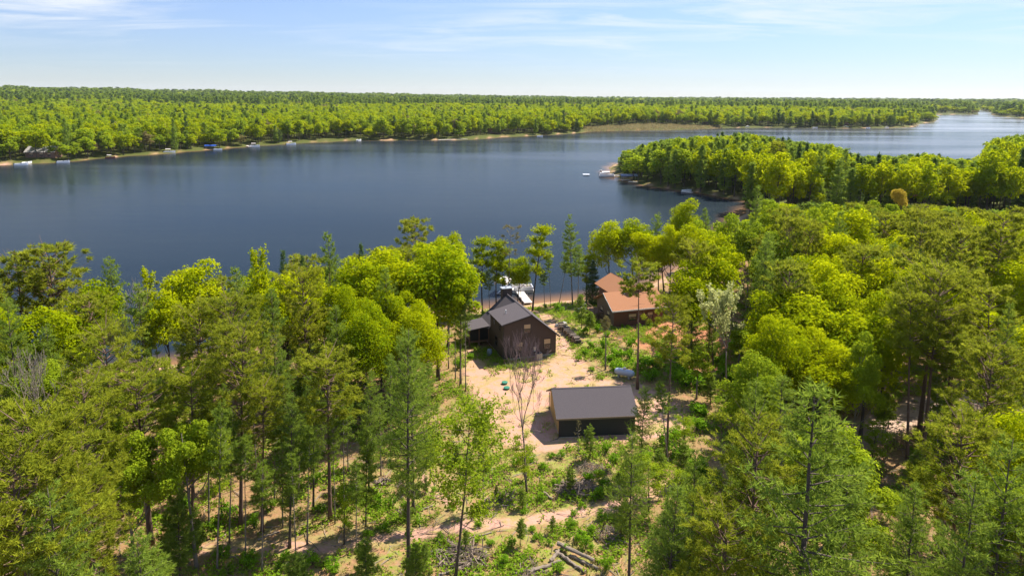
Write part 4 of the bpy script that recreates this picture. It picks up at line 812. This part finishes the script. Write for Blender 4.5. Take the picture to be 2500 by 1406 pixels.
def lids():
    for i, (x, y) in enumerate(((1232,937),(1237,950))):
        b = P(x, y); t = empty('septic_lid', ['green septic riser lid in the yard, the one nearer the brown house','green septic riser lid in the yard, the one nearer the garage'][i], 'septic lid', (b[0],b[1],0), 0, 'green septic lids in the yard')
        mk('riser', [tube([(0,0,-.1),(0,0,.22)], .34, 16)], M['greenlid'], t); mk('lid', [tube([(0,0,.222),(0,0,.27),(0,0,.30)], [.40,.40,.25], 16)], M['greenlid'], t)
lids()
# ---- fallen wood
def log_mesh(L, r0, r1, bend=.05):
    x = np.linspace(-L/2, L/2, 11); q = np.c_[x, rng.normal(0,bend,11)*.7, rng.normal(0,bend,11)*.4+r0]
    v, f, _ = tube(q, np.linspace(r0, r1, 11)*rng.uniform(.86,1.14,11), 9, 0, cap=False); v = v+rng.normal(0,r0*.06,v.shape); n = 9; k = len(v)
    return [(v, f, 0), (v[:n], [tuple(range(n-1,-1,-1))], 1), (v[-n:], [tuple(range(n))], 1)]
LOGS = [(1405,1357,3.4,.165,-38,'thick pale log on top of the log heap at the bottom of the clearing'),(1392,1372,3.2,.155,-48,'thick log at the left of the heap of cut logs'),(1425,1372,2.6,.14,-35,'shorter log at the right of the heap of cut logs'),
        (1362,1350,2.4,.15,58,'curved pale log left of the log heap'),(1330,1385,3.0,.15,28,'pale log at the lower left of the log heap'),(1290,1392,2.6,.10,22,'thin pale log left of the log heap near the bottom edge'),
        (1060,1120,3.0,.11,36,'pale log lying by the footpath left of the leafless tree'),(1335,1210,1.8,.13,-60,'crooked log left of the brush pile behind the track'),(1300,1222,2.6,.07,52,'thin leaning log behind the track, left of the crooked log'),
        (1085,1345,2.6,.16,18,'log beside the lower brush pile'),(1110,1392,2.8,.12,30,'log at the bottom edge below the lower brush pile'),(1170,1308,2.2,.07,24,'thin branch log just below the sandy track'),
        (968,1222,1.5,.09,50,'short log in the grass right of the stump pile'),(1045,1240,1.4,.09,30,'short log on the grass by the tall foreground pine'),(655,1310,1.8,.10,40,'grey log in shadow beside the left end of the track'),(1240,1235,1.6,.08,10,'short weathered log above the track')]
def logs():
    for i, (px, py, L, r, an, lab) in enumerate(LOGS):
        b = P(px, py); o = mk('log', log_mesh(L, r, r*.75), [M['dead'], M['logend']], loc=(b[0], b[1], gz(b[0],b[1])+(.28 if i == 0 else -.02))); o.rotation_euler[2] = math.radians(an)
        tag(o, lab, 'log', 'logs lying in the clearing')
logs()
def brush(px, py, rad, n, label, name='brush_pile', thick=(.018,.06), hgt=.8):
    parts = []
    for i in range(n):
        a = rng.uniform(0,6.28); q = rad*math.sqrt(rng.random())*.75; c = np.array([q*math.cos(a), q*math.sin(a)*.8, max(.05, hgt*(1-q/rad)*rng.random())])
        d = unit(rng.normal(size=3)*np.array([1,1,.28])); L = rad*rng.uniform(.3,.8); rr = rng.uniform(*thick)*(1 if rng.random() < .8 else 1.6)
        m_ = c+rng.normal(0,.06,3); parts.append(tube([c-d*L*.5, m_, c+d*L*.5+UP*rng.uniform(-.05,.15)], [rr, rr*.8, rr*.35], 4, cap=False))
    b = P(px, py); o = mk(name, parts, M['brush'], loc=(b[0],b[1],gz(b[0],b[1]))); return tag(o, label, 'brush pile')
brush(1405,1195,2.4,170,'brush pile of pale branches above the sandy track')
brush(1130,1360,2.6,200,'brush pile of grey branches at the bottom of the clearing')
brush(1440,1150,1.9,150,'dark heap of thin brush below the garage', thick=(.01,.03))
brush(935,1178,.9,60,'small heap of root and stump wood in the left clearing', thick=(.04,.12), hgt=.7)
brush(985,1185,.9,80,'small dark brush heap right of the stump wood', thick=(.01,.03))
brush(985,1255,1.0,90,'small brush heap in the grass above the track', thick=(.01,.03))
brush(1500,1310,2.0,120,'loose brush heap at the right edge of the clearing', thick=(.01,.04))
brush(1240,1215,1.7,110,'low brush heap left of the leafless tree foot', thick=(.01,.035), hgt=.4)
brush(1290,1390,1.8,90,'scattered branches left of the cut log heap', thick=(.012,.04), hgt=.3)
def wood_stack():
    """long heap of logs and stones along the track right of the brown house"""
    a, b = P(1370,800), P(1412,842); d = (b-a)[:2]; L = float(np.hypot(*d)); ang = math.atan2(d[1], d[0]); d = d/np.hypot(*d)
    t = empty('log_stack', 'long stack of dark firewood logs along the track right of the brown house', 'wood stack', (a[0],a[1],0), ang)
    i = 0; s = 0
    while s < L:
        for row in range(3):
            for c in range(1):
                r = rng.uniform(.13,.2); y = rng.normal(0,.16); z = r+row*.30*rng.uniform(.7,1.1)
                v, f, _ = tube([(s+rng.normal(0,.03), y-.45, z), (s, y+.45, z+rng.normal(0,.02))], [r, r*.92], 8, cap=False)
                mk('split_log', [(v, f, 0), (v[:8], [tuple(range(7,-1,-1))], 1), (v[8:], [tuple(range(8))], 1)], [M['dead'] if rng.random() < .22 else M['bark'], M['logend']], t); i += 1
        s += .36
        if i > 90: break
    n = 0
    for (px, py, r) in ((1362,797,.5),(1378,792,.42),(1385,803,.45),(1400,822,.4),(1414,838,.38),(1425,746,.45),(1418,757,.5),(1411,762,.35),(1430,757,.4)):
        c = P(px, py); u = rng.normal(size=(10,3)); th = np.linspace(0, math.pi, 6); ph = np.linspace(0, 6.283, 9)[:-1]
        v = np.array([[math.sin(x)*math.cos(y), math.sin(x)*math.sin(y), math.cos(x)*.7] for x in th for y in ph])*r*(1+rng.normal(0,.09,(48,1)))
        f = [(i_*8+j, i_*8+(j+1)%8, (i_+1)*8+(j+1)%8, (i_+1)*8+j) for i_ in range(5) for j in range(8)]
        o = mk('boulder', [(v, f, 0)], M['concrete'], loc=(c[0],c[1],.2)); n += 1
        tag(o, 'pale boulder at the log stack right of the brown house' if n <= 5 else 'pale boulder by the shore path left of the cabin', 'boulder', 'boulders by the log stack' if n <= 5 else 'boulders on the shore path')
wood_stack()
# ---- docks, boats, lifts
def dock(px, py, px2, py2, wd, label, z=-2.0, planks='plank'):
    a, b = P(px,py,z), P(px2,py2,z); d = (b-a)[:2]; L = float(np.hypot(*d)); t = empty('dock', label, 'dock', (a[0],a[1],z), math.atan2(d[1],d[0]))
    pl = [box(i*.3, i*.3+.28, -wd/2, wd/2, .42, .50) for i in range(max(1, int(L/.3)))]
    mk('deck', pl, M[planks], t); mk('stringer', [box(0,L,-wd/2,-wd/2+.08,.3,.417), box(0,L,wd/2-.08,wd/2,.3,.417)], M['alu'], t)
    for i in range(int(L/2.2)+1):
        for s in (-1,1): mk('post', [tube([(min(i*2.2+.1,L),s*(wd/2+.05),-1.2),(min(i*2.2+.1,L),s*(wd/2+.05),.85)], .04, 5)], M['alu'], t)
    return t
def boat(px, py, ang, L, label, top=None, hull='hull', z=-2.0, grp=None):
    L *= .78
    b = P(px,py,z); t = empty('boat', label, 'boat', (b[0],b[1],z), math.radians(ang), grp); w_ = L*.17; h = L*.16
    xs = np.linspace(-.5,.5,7)*L; wd = w_*np.array([1,1.05,1.05,1,.85,.5,.04]); V = []
    for x, q, i in zip(xs, wd, range(7)):
        up = .06*L*(i/6)**2; V += [(x,-q,h+up),(x,-q*.8,-.1),(x,0,-.25),(x,q*.8,-.1),(x,q,h+up),(x,q*.86,h+up-.02),(x,q*.5,h*.45),(x,-q*.5,h*.45),(x,-q*.86,h+up-.02)]
    f = [(i*9+j, i*9+(j+1)%9, (i+1)*9+(j+1)%9, (i+1)*9+j) for i in range(6) for j in range(9)]+[tuple(range(9))]
    mk('hull', [(V, f, 0)], M[hull], t); mk('windshield', [slab([(.02*L,-w_*.75,h),(-.04*L,-w_*.7,h+.09*L),(-.04*L,w_*.7,h+.09*L),(.02*L,w_*.75,h)], .03)], M['glass'], t)
    mk('outboard_motor', [box(-.58*L,-.5*L,-.12,.12,0,h+.3)], M['trim'], t)
    mk('bench', [box(-.35*L,-.28*L,-w_*.7,w_*.7,h*.4,h*.8), box(-.12*L,-.05*L,-w_*.6,w_*.6,h*.4,h*.9)], M['canopyw'], t)
    if top:
        mk('cover', [canopy_mesh(L*.42, w_*1.9, h+.32*L*.6, -.1*L)], M[top], t)
        for sx in (-.28,.08):
            for sy in (-1,1): mk('pole', [tube([(sx*L,sy*w_*.85,h),(sx*L,sy*w_*.85,h+.32*L*.6)], .03, 4)], M['alu'], t)
    return t
def canopy_mesh(L, wd, z, x0=0):
    n = 8; V = []; 
    for x in (x0-L/2, x0+L/2):
        for i in range(n+1): a = math.pi*i/n; V.append((x, -wd/2*math.cos(a), z+wd*.14*math.sin(a)))
        for i in range(n, -1, -1): a = math.pi*i/n; V.append((x, -wd/2*math.cos(a)*.98, z-.05+wd*.14*math.sin(a)))
    k = 2*n+2; return (V, [(i, (i+1)%k, (i+1)%k+k, i+k) for i in range(k)]+[tuple(range(k-1,-1,-1)), tuple(range(k,2*k))], 0)
def boat_lift(px, py, ang, L, wd, label, cover='canopyw', z=-2.0, hgt=2.6):
    b = P(px,py,z); t = empty('boat_lift', label, 'boat lift', (b[0],b[1],z), math.radians(ang))
    mk('canopy', [canopy_mesh(L, wd, hgt)], M[cover], t); mk('skirt', [box(-L/2,L/2,-wd/2-.02,-wd/2+.0,hgt-.45,hgt-.02), box(-L/2,L/2,wd/2,wd/2+.02,hgt-.45,hgt-.02)], M[cover], t)
    for sx in (-.38,.38):
        for sy in (-.44,.44): mk('post', [tube([(sx*L,sy*wd,-1.4),(sx*L,sy*wd,hgt-.06)], .06, 6)], M['alu'], t)
    mk('cradle', [box(-L*.42,L*.42,-wd*.3,-wd*.22,.2,.32), box(-L*.42,L*.42,wd*.22,wd*.3,.2,.32), box(-L*.39,-L*.36,-wd*.44,wd*.44,.1,.19), box(L*.36,L*.39,-wd*.44,wd*.44,.1,.19)], M['alu'], t); return t
def pontoon(px, py, ang, L, label, top=None, z=-2.0):
    b = P(px,py,z); t = empty('pontoon_boat', label, 'boat', (b[0],b[1],z), math.radians(ang)); w_ = 1.25
    for s in (-1,1): mk('pontoon', [tube([(-L/2,s*.85,.15),(L*.42,s*.85,.15),(L/2,s*.85,.3)], [.32,.32,.06], 10)], M['alu'], t, smooth=True)
    mk('deck', [box(-L/2,L*.46,-w_,w_,.5,.6)], M['plank'], t)
    mk('fence', [box(-L*.48,L*.42,-w_,-w_+.05,.6,1.25), box(-L*.48,L*.42,w_-.05,w_,.6,1.25), box(L*.40,L*.42,-w_+.05,w_-.05,.6,1.25)], M['hull'], t)
    mk('seat', [box(-L*.45,-L*.2,-w_+.1,-w_+.7,.6,1.1), box(L*.1,L*.36,w_-.7,w_-.1,.6,1.1), box(-L*.08,L*.02,.2,.7,.6,1.4)], M['canopyw'], t)
    if top:
        mk('cover', [canopy_mesh(L*.5, w_*2, 2.3, -L*.1)], M[top], t)
        for sx in (-.3,.1):
            for sy in (-1,1): mk('pole', [tube([(sx*L,sy*1.2,1.25),(sx*L,sy*1.2,2.3)], .03, 4)], M['alu'], t)
    return t
# near shore below the brown house
boat_lift(1229,714,72,4.2,2.3,'boat lift with pale canopy in the lake behind the brown house','canopyw',hgt=2.4)
pontoon(1277,712,8,4.3,'white pontoon boat moored at the dock behind the brown house')
dock(1290,745,1268,716,1.5,'pale plank dock reaching into the lake behind the brown house')
# the point across the cove
tag(mk('swim_raft', [box(-1.6,1.6,-1.4,1.4,.25,.45), box(-1.5,-.9,-1.2,1.2,-.3,.248), box(.9,1.5,-1.2,1.2,-.3,.248)], M['hull'], loc=tuple(P(1431,428,-2))), 'white swimming raft floating alone off the point', 'raft')
dock(1512,431,1466,429,2.0,'pale dock off the tip of the wooded point')
pontoon(1482,432,5,7.5,'white pontoon boat moored beside the dock at the tip of the point','canopyw')
boat(1476,426,8,6.5,'small white boat on the far side of the tip dock')
boat(1468,417,70,3.2,'tiny white boat drifting beyond the tip of the point')
boat_lift(1534,441,6,7.6,3.2,'boat lift with slate-blue canopy at the shore of the point','canopys',hgt=2.5)
dock(1558,447,1534,446,1.4,'short pale dock beside the blue-canopied lift')
dock(1668,462,1700,465,1.4,'low pale dock along the inner shore of the point'); boat(1676,468,10,5.5,'grey boat lying at the inner shore of the point')
dock(1690,473,1664,470,1.2,'narrow dock below the grey boat on the inner shore of the point')
# far left shore
for px, py, an, L, lab, top, hu in [(52,404,20,8,'white boat at the far left end of the opposite shore',None,'hull'),(66,400,70,7,'white boat just right of the leftmost boat on the opposite shore',None,'hull'),(155,398,20,8,'white boat moored off the opposite shore, before the brown-hulled one',None,'hull'),
        (270,387,5,7,'brown-hulled covered boat at the opposite sandy beach','canopyw','hullred'),(414,374,15,9,'white covered boat at the left of the opposite shore, left of the blue canopy','canopyw','hull'),(532,367,12,7,'white boat next to the blue-canopied lift',None,'hull'),
        (622,359,8,9,'white covered boat right of the blue-canopied lift','canopyw','hull'),(711,354,20,9,'white covered boat under the trees in the middle of the far shore','canopyw','hull'),(877,344,70,8,'white boat pulled up where the far shore bends',None,'hull'),
        (1318,334,5,7,'small white boat off the headland at the far shore',None,'hull')]: boat(px,py,an,L,lab,top,hu,grp='boats along the opposite shore')
boat_lift(515,365,10,7.5,3.6,'boat lift with bright blue canopy on the opposite shore','canopyb',hgt=2.6)
dock(600,357,612,360,2,'dock beside the white covered boat on the opposite shore'); dock(1140,341,1070,343,3,'long pale dock along the far shore beach')
for i, (px,py,L) in enumerate([(1722,311,7),(1825,312,8),(1880,311,8),(1990,313,8),(2065,313,10),(2120,314,8),(2165,313,7),(2240,311,5)]):
    boat(px,py,10*(i%3),L,['white boat at the left of the wooded far headland','covered white boat second along the far headland','white boat before a gap in the far headland trees','white boat left of the covered one off the far headland','large covered white boat in the middle of the far headland','white boat right of the large covered one at the far headland','small covered boat near the tip of the far headland','tiny boat off the tip of the far headland'][i],'canopyw' if i in (1,4,6) else None,'hull',grp='boats along the far headland')
def small_house(px, py, w_, d, h, ang, label, roof, wall='cabwall', z=0):
    b = P(px,py,z); t = empty('lake_house', label, 'house', (b[0],b[1],gz(b[0],b[1])), math.radians(ang))
    pr = [(-d/2,-.5),(d/2,-.5),(d/2,h),(0,h+d*.3),(-d/2,h)]; v = [(-w_/2,y,q) for y,q in pr]+[(w_/2,y,q) for y,q in pr]
    mk('wall', [(v, [(0,1,2,3,4)[::-1],(5,6,7,8,9)]+[(i,i+5,(i+1)%5+5,(i+1)%5)[::-1] for i in range(5) if i not in (2,3)], 0)], M[wall], t)
    mk('roof', [slab([(-w_/2-.6,-d/2-.6,h-.30),(w_/2+.6,-d/2-.6,h-.30),(w_/2+.6,0,h+d*.3+.2),(-w_/2-.6,0,h+d*.3+.2)], .18), slab([(-w_/2-.6,.002,h+d*.3+.2),(w_/2+.6,.002,h+d*.3+.2),(w_/2+.6,d/2+.6,h-.30),(-w_/2-.6,d/2+.6,h-.30)], .18)], M[roof], t)
    for u in (-.3,.05,.32): window(t, u*w_, h*.5, 1.6, 1.4, v=-d/2)
    return t
HOUSES = [(108,383,15,9,3.2,8,'grey-roofed house among trees at the left end of the opposite shore','cabgrey'),(1207,326,11,9,3.6,10,'red-brown house under trees on the far shore','redshingle'),(2065,306,12,9,3.4,0,'tan-roofed house behind boats on the far headland','redshingle'),(1722,305,10,8,3,0,'brown house at the left of the far headland','cabgrey')]
for a in HOUSES: small_house(*a)
b_ = P(2228,492); t_ = empty('canopy_tent', 'red canopy tent on bare sand in the right woods', 'tent', (b_[0],b_[1],gz(b_[0],b_[1])))
mk('roof', [([(-2,-2,2),(2,-2,2),(2,2,2),(-2,2,2),(0,0,2.9)], [(0,1,4),(1,2,4),(2,3,4),(3,0,4)], 0)], M['redcan'], t_)
for sx in (-1,1):
    for sy in (-1,1): mk('leg', [tube([(sx*1.9,sy*1.9,-.2),(sx*1.9,sy*1.9,2)], .05, 5)], M['white'], t_)
# ------------------------------------------------------------------ low growth
def bushes():
    models = {L: [bush(.8, [420,240][L], [.16,.24][L], 'shrub', 1.0+.25*i) for i in range(4)] for L in (0,1)}
    spots = [(1440,1175,.7),(1420,1240,.5),(1395,1210,.5),(1360,1185,.6),(1325,1225,.5),(1400,1258,.45),(1280,1250,.4),(1465,1160,.6),(1475,1195,.8),(1455,1215,.7),(1330,1150,.6),(1300,1128,.7),(1260,1140,.7),(1370,1120,.6),(1345,1120,.55),(1480,1108,.7),(1500,1130,.8),
             (1410,1318,.7),(1395,1290,.5),(1440,1300,.6),(1470,1270,.6),(1310,1315,.6),(1380,1345,.5),(1250,1330,.5),(1340,1330,.4),(1200,1330,.5),(1170,1285,.4),(1300,1295,.45),(1225,1380,.6),(1480,1390,.7),(1430,1340,.6),(1365,1395,.6),(1275,1365,.4),
             (930,1240,.7),(960,1235,.6),(985,1238,.5),(1000,1310,.4),(830,1230,.7),(850,1290,.6),(900,1310,.6),(940,1300,.5),(1020,1275,.5),(1060,1200,.5),(1100,1245,.5),(780,1250,.6),(770,1180,.7),(860,1200,.6),(1075,1320,.4),(1185,1255,.4),
             (620,1290,.7),(660,1240,.7),(560,1260,.8),(520,1290,.7),(610,1380,.8),(690,1380,.8),(760,1380,.9),(810,1395,.8),(540,1360,.7),(480,1340,.9),(450,1250,.9),
             (1445,905,.6),(1410,880,.5),(1430,865,.7),(1445,850,.8),(1460,870,.8),(1475,850,.9),(1490,880,.9),(1510,870,1.1),(1535,880,1.2),(1560,905,1.3),(1540,850,1.1),(1600,900,1.5),(1640,920,1.6),(1590,930,1.3),(1620,880,1.6),(1680,940,1.7),(1500,905,1.0),(1660,890,1.6),(1720,950,1.6),(1480,820,.6),(1405,770,.8),(1440,790,1.0),(1460,810,.8),(1425,815,.8),(1700,1010,1.3),(1650,1075,1.2),(1620,1090,1.0),(1700,1050,1.5),(1650,1120,1.3),(1690,1150,1.4),(1760,890,1.5),(1800,870,1.6),(1770,930,1.7),(1830,900,1.6),(1860,930,1.7),(1740,870,1.3),(1815,940,1.5),(1880,880,1.6),(1790,850,1.2),(1570,1130,1.0),(1540,1200,.9),
             (1330,735,.6),(1355,750,.7),(1365,760,.9),(1315,742,.4),(1180,760,.7),(1160,790,.8),(1150,875,.6),(1120,900,.8),(1520,800,.5),(1560,802,.5),(1585,798,.5),(1535,803,.45)]
    for i, (px, py, r) in enumerate(spots):
        b = P(px, py); d = math.hypot(b[0], b[1]); p = models[0 if d < 75 else 1][int(rng.integers(4))]
        if py < 845 and px < 1380: lab, g = 'leafy bush near the shore around the brown house', 'bushes near the shore'
        elif px > 1400 and 700 < py < 960: lab, g = 'dense leafy bush between the track and the cabin', 'bushes right of the track'
        elif py > 1000 and px > 1535: lab, g = 'leafy bush under the pines right of the garage', 'bushes right of the garage'
        elif px < 840: lab, g = 'leafy bush under the pines at the left edge of the clearing', 'bushes at the left of the clearing'
        elif py > 1275: lab, g = 'low leafy bush in the clearing below the sandy track', 'bushes below the track'
        else: lab, g = 'low leafy bush in the clearing above the sandy track', 'bushes above the track'
        e = empty('bush', lab, 'bush', (b[0],b[1],gz(b[0],b[1])), rng.uniform(0,6.28), g); s = r/p.R*rng.uniform(.9,1.2); e.scale = (s, s, s*rng.uniform(.85,1.25))
        for nm, me in (('stem', p.trunk), ('foliage', p.crown)): o = bpy.data.objects.new(nm, me); COL.objects.link(o); o.parent = e
bushes()
def undergrowth():
    # grass tussocks, ferns and fallen twigs, far too many to count
    n = 185000; x = rng.uniform(-75, 95, n); y = rng.uniform(36, 128, n); s = land_sd(x, y); z = ground_z(x, y)
    cl = np.maximum(soft(x, y, CLEAR, 5), soft(x, y, [(1130,775),(1170,752),(1440,730),(1470,800),(1480,880),(1420,870),(1365,790),(1200,770)], 4))
    bare = np.maximum.reduce([soft(x, y, YARD, 2.0), track(x, y, TRAIL, 1.3, .8), track(x, y, DRIVE, 1.2, .8), track(x, y, PATH2, .7, .6), track(x, y, ROAD, 3.0, 1)])
    nz = np.sin(x*.9+1)*np.sin(y*.8)+.8*np.sin(x*.35+y*.45)+.6*np.sin(x*2.1-y*1.7)
    ok = (s > 2.5)&(rng.random(n) < (1-.95*bare)*(.62+.33*cl)*np.clip(.5+nz*.5, .05, 1)); x, y, z, nz, cl = x[ok], y[ok], z[ok], nz[ok], cl[ok]
    k = 5; X = np.repeat(np.c_[x,y,z], k, 0)+rng.normal(0,.13,(len(x)*k,3))*np.array([1,1,0]); d = unit(rng.normal(0,.5,(len(X),3))+UP)
    t = np.clip(np.repeat(rng.random(len(x)), k)*.9+rng.normal(0,.1,len(X)), 0, 1)
    o = mk('grass', [blades(X, d, rng.uniform(.18,.5,len(X)), .085)], M['grassb'], attr={'tint': ('FACE', t)}); tag(o, 'rough grass tussocks, green and straw-dry, over the clearing floor', 'grass', kind='stuff')
    q = rng.random(len(x)) < np.where(nz > .0, .75, .12)
    X = np.repeat(np.c_[x,y,z][q], 7, 0); X += rng.normal(0,.22,X.shape)*np.array([1,1,.3])+UP*rng.uniform(.06,.34,len(X))[:,None]
    o = mk('ground_cover', [leaves(X, unit(rng.normal(0,.5,X.shape)+UP), rng.uniform(.14,.36,len(X)), rng.uniform(.10,.24,len(X)))], M['fern'], attr={'tint': ('FACE', rng.random(len(X)))}); tag(o, 'low leafy ground cover of ferns and seedlings under the trees', 'ground cover', kind='stuff')
    m = 11000; x = rng.uniform(-55, 70, m); y = rng.uniform(38, 110, m); cl = soft(x, y, CLEAR, 5); bare = soft(x, y, YARD, 2); ok = (rng.random(m) < (.35+.5*cl)*(1-bare))&(land_sd(x,y) > 4); parts = []
    for a, b in zip(x[ok], y[ok]):
        th = rng.uniform(0,6.28); L = rng.uniform(.5,2.3); c = np.array([a,b,gz(a,b)+.05]) if False else np.array([a,b,.06]); c[2] = 0.0
        dv = np.array([math.cos(th), math.sin(th), rng.uniform(-.05,.22)])*L*.5; parts.append((c, dv, rng.uniform(.015,.05)))
    cz = ground_z(np.array([p[0][0] for p in parts]), np.array([p[0][1] for p in parts])); T_ = []
    for (c, dv, r), z0 in zip(parts, cz): c = c+UP*(z0+.06); T_.append(tube([c-dv, c+rng.normal(0,.04,3), c+dv], [r, r*.9, r*.4], 3, cap=False))
    o = mk('fallen_twigs', T_, M['dead']); tag(o, 'fallen twigs and branch litter strewn over the forest floor', 'branch litter', kind='stuff')
    # reeds of the marsh at the end of the bay
    n = 9000; a = pts([(1425,322),(1560,320),(1760,314.5),(1760,311.5),(1600,311.5),(1425,316)]); x0, y0 = a.min(0); x1, y1 = a.max(0); x = rng.uniform(x0,x1,n); y = rng.uniform(y0,y1,n); ok = sdist(x,y,a) > 0
    X = np.c_[x[ok], y[ok], ground_z(x[ok], y[ok])]; X = np.repeat(X, 2, 0)+rng.normal(0,1,(2*ok.sum(),3))*np.array([1,1,0])
    o = mk('reeds', [blades(X, unit(rng.normal(0,.35,X.shape)+UP), rng.uniform(.8,1.9,len(X)), .8)], M['reed'], attr={'tint': ('FACE', rng.random(len(X)))}); tag(o, 'pale brown marsh reeds at the end of the bay', 'reeds', kind='stuff')
M['reed'] = leafmat('dry_reed', (0.22,0.17,0.07), (0.34,0.27,0.13), (0.25,0.22,0.06), 0.3)
undergrowth()

def haze():
    m, nt, N, L, out = newmat('haze_air'); v = N.new('ShaderNodeVolumePrincipled'); v.inputs['Color'].default_value = (.80,.88,.97,1); v.inputs['Density'].default_value = 2.5e-5; v.inputs['Anisotropy'].default_value = .2; L.new(v.outputs[0], out.inputs['Volume'])
    o = mk('haze', [box(-12000,12000,-200,11000,-8,150)], m); tag(o, 'thin summer haze over the lake and woods', 'haze', kind='stuff')
haze()
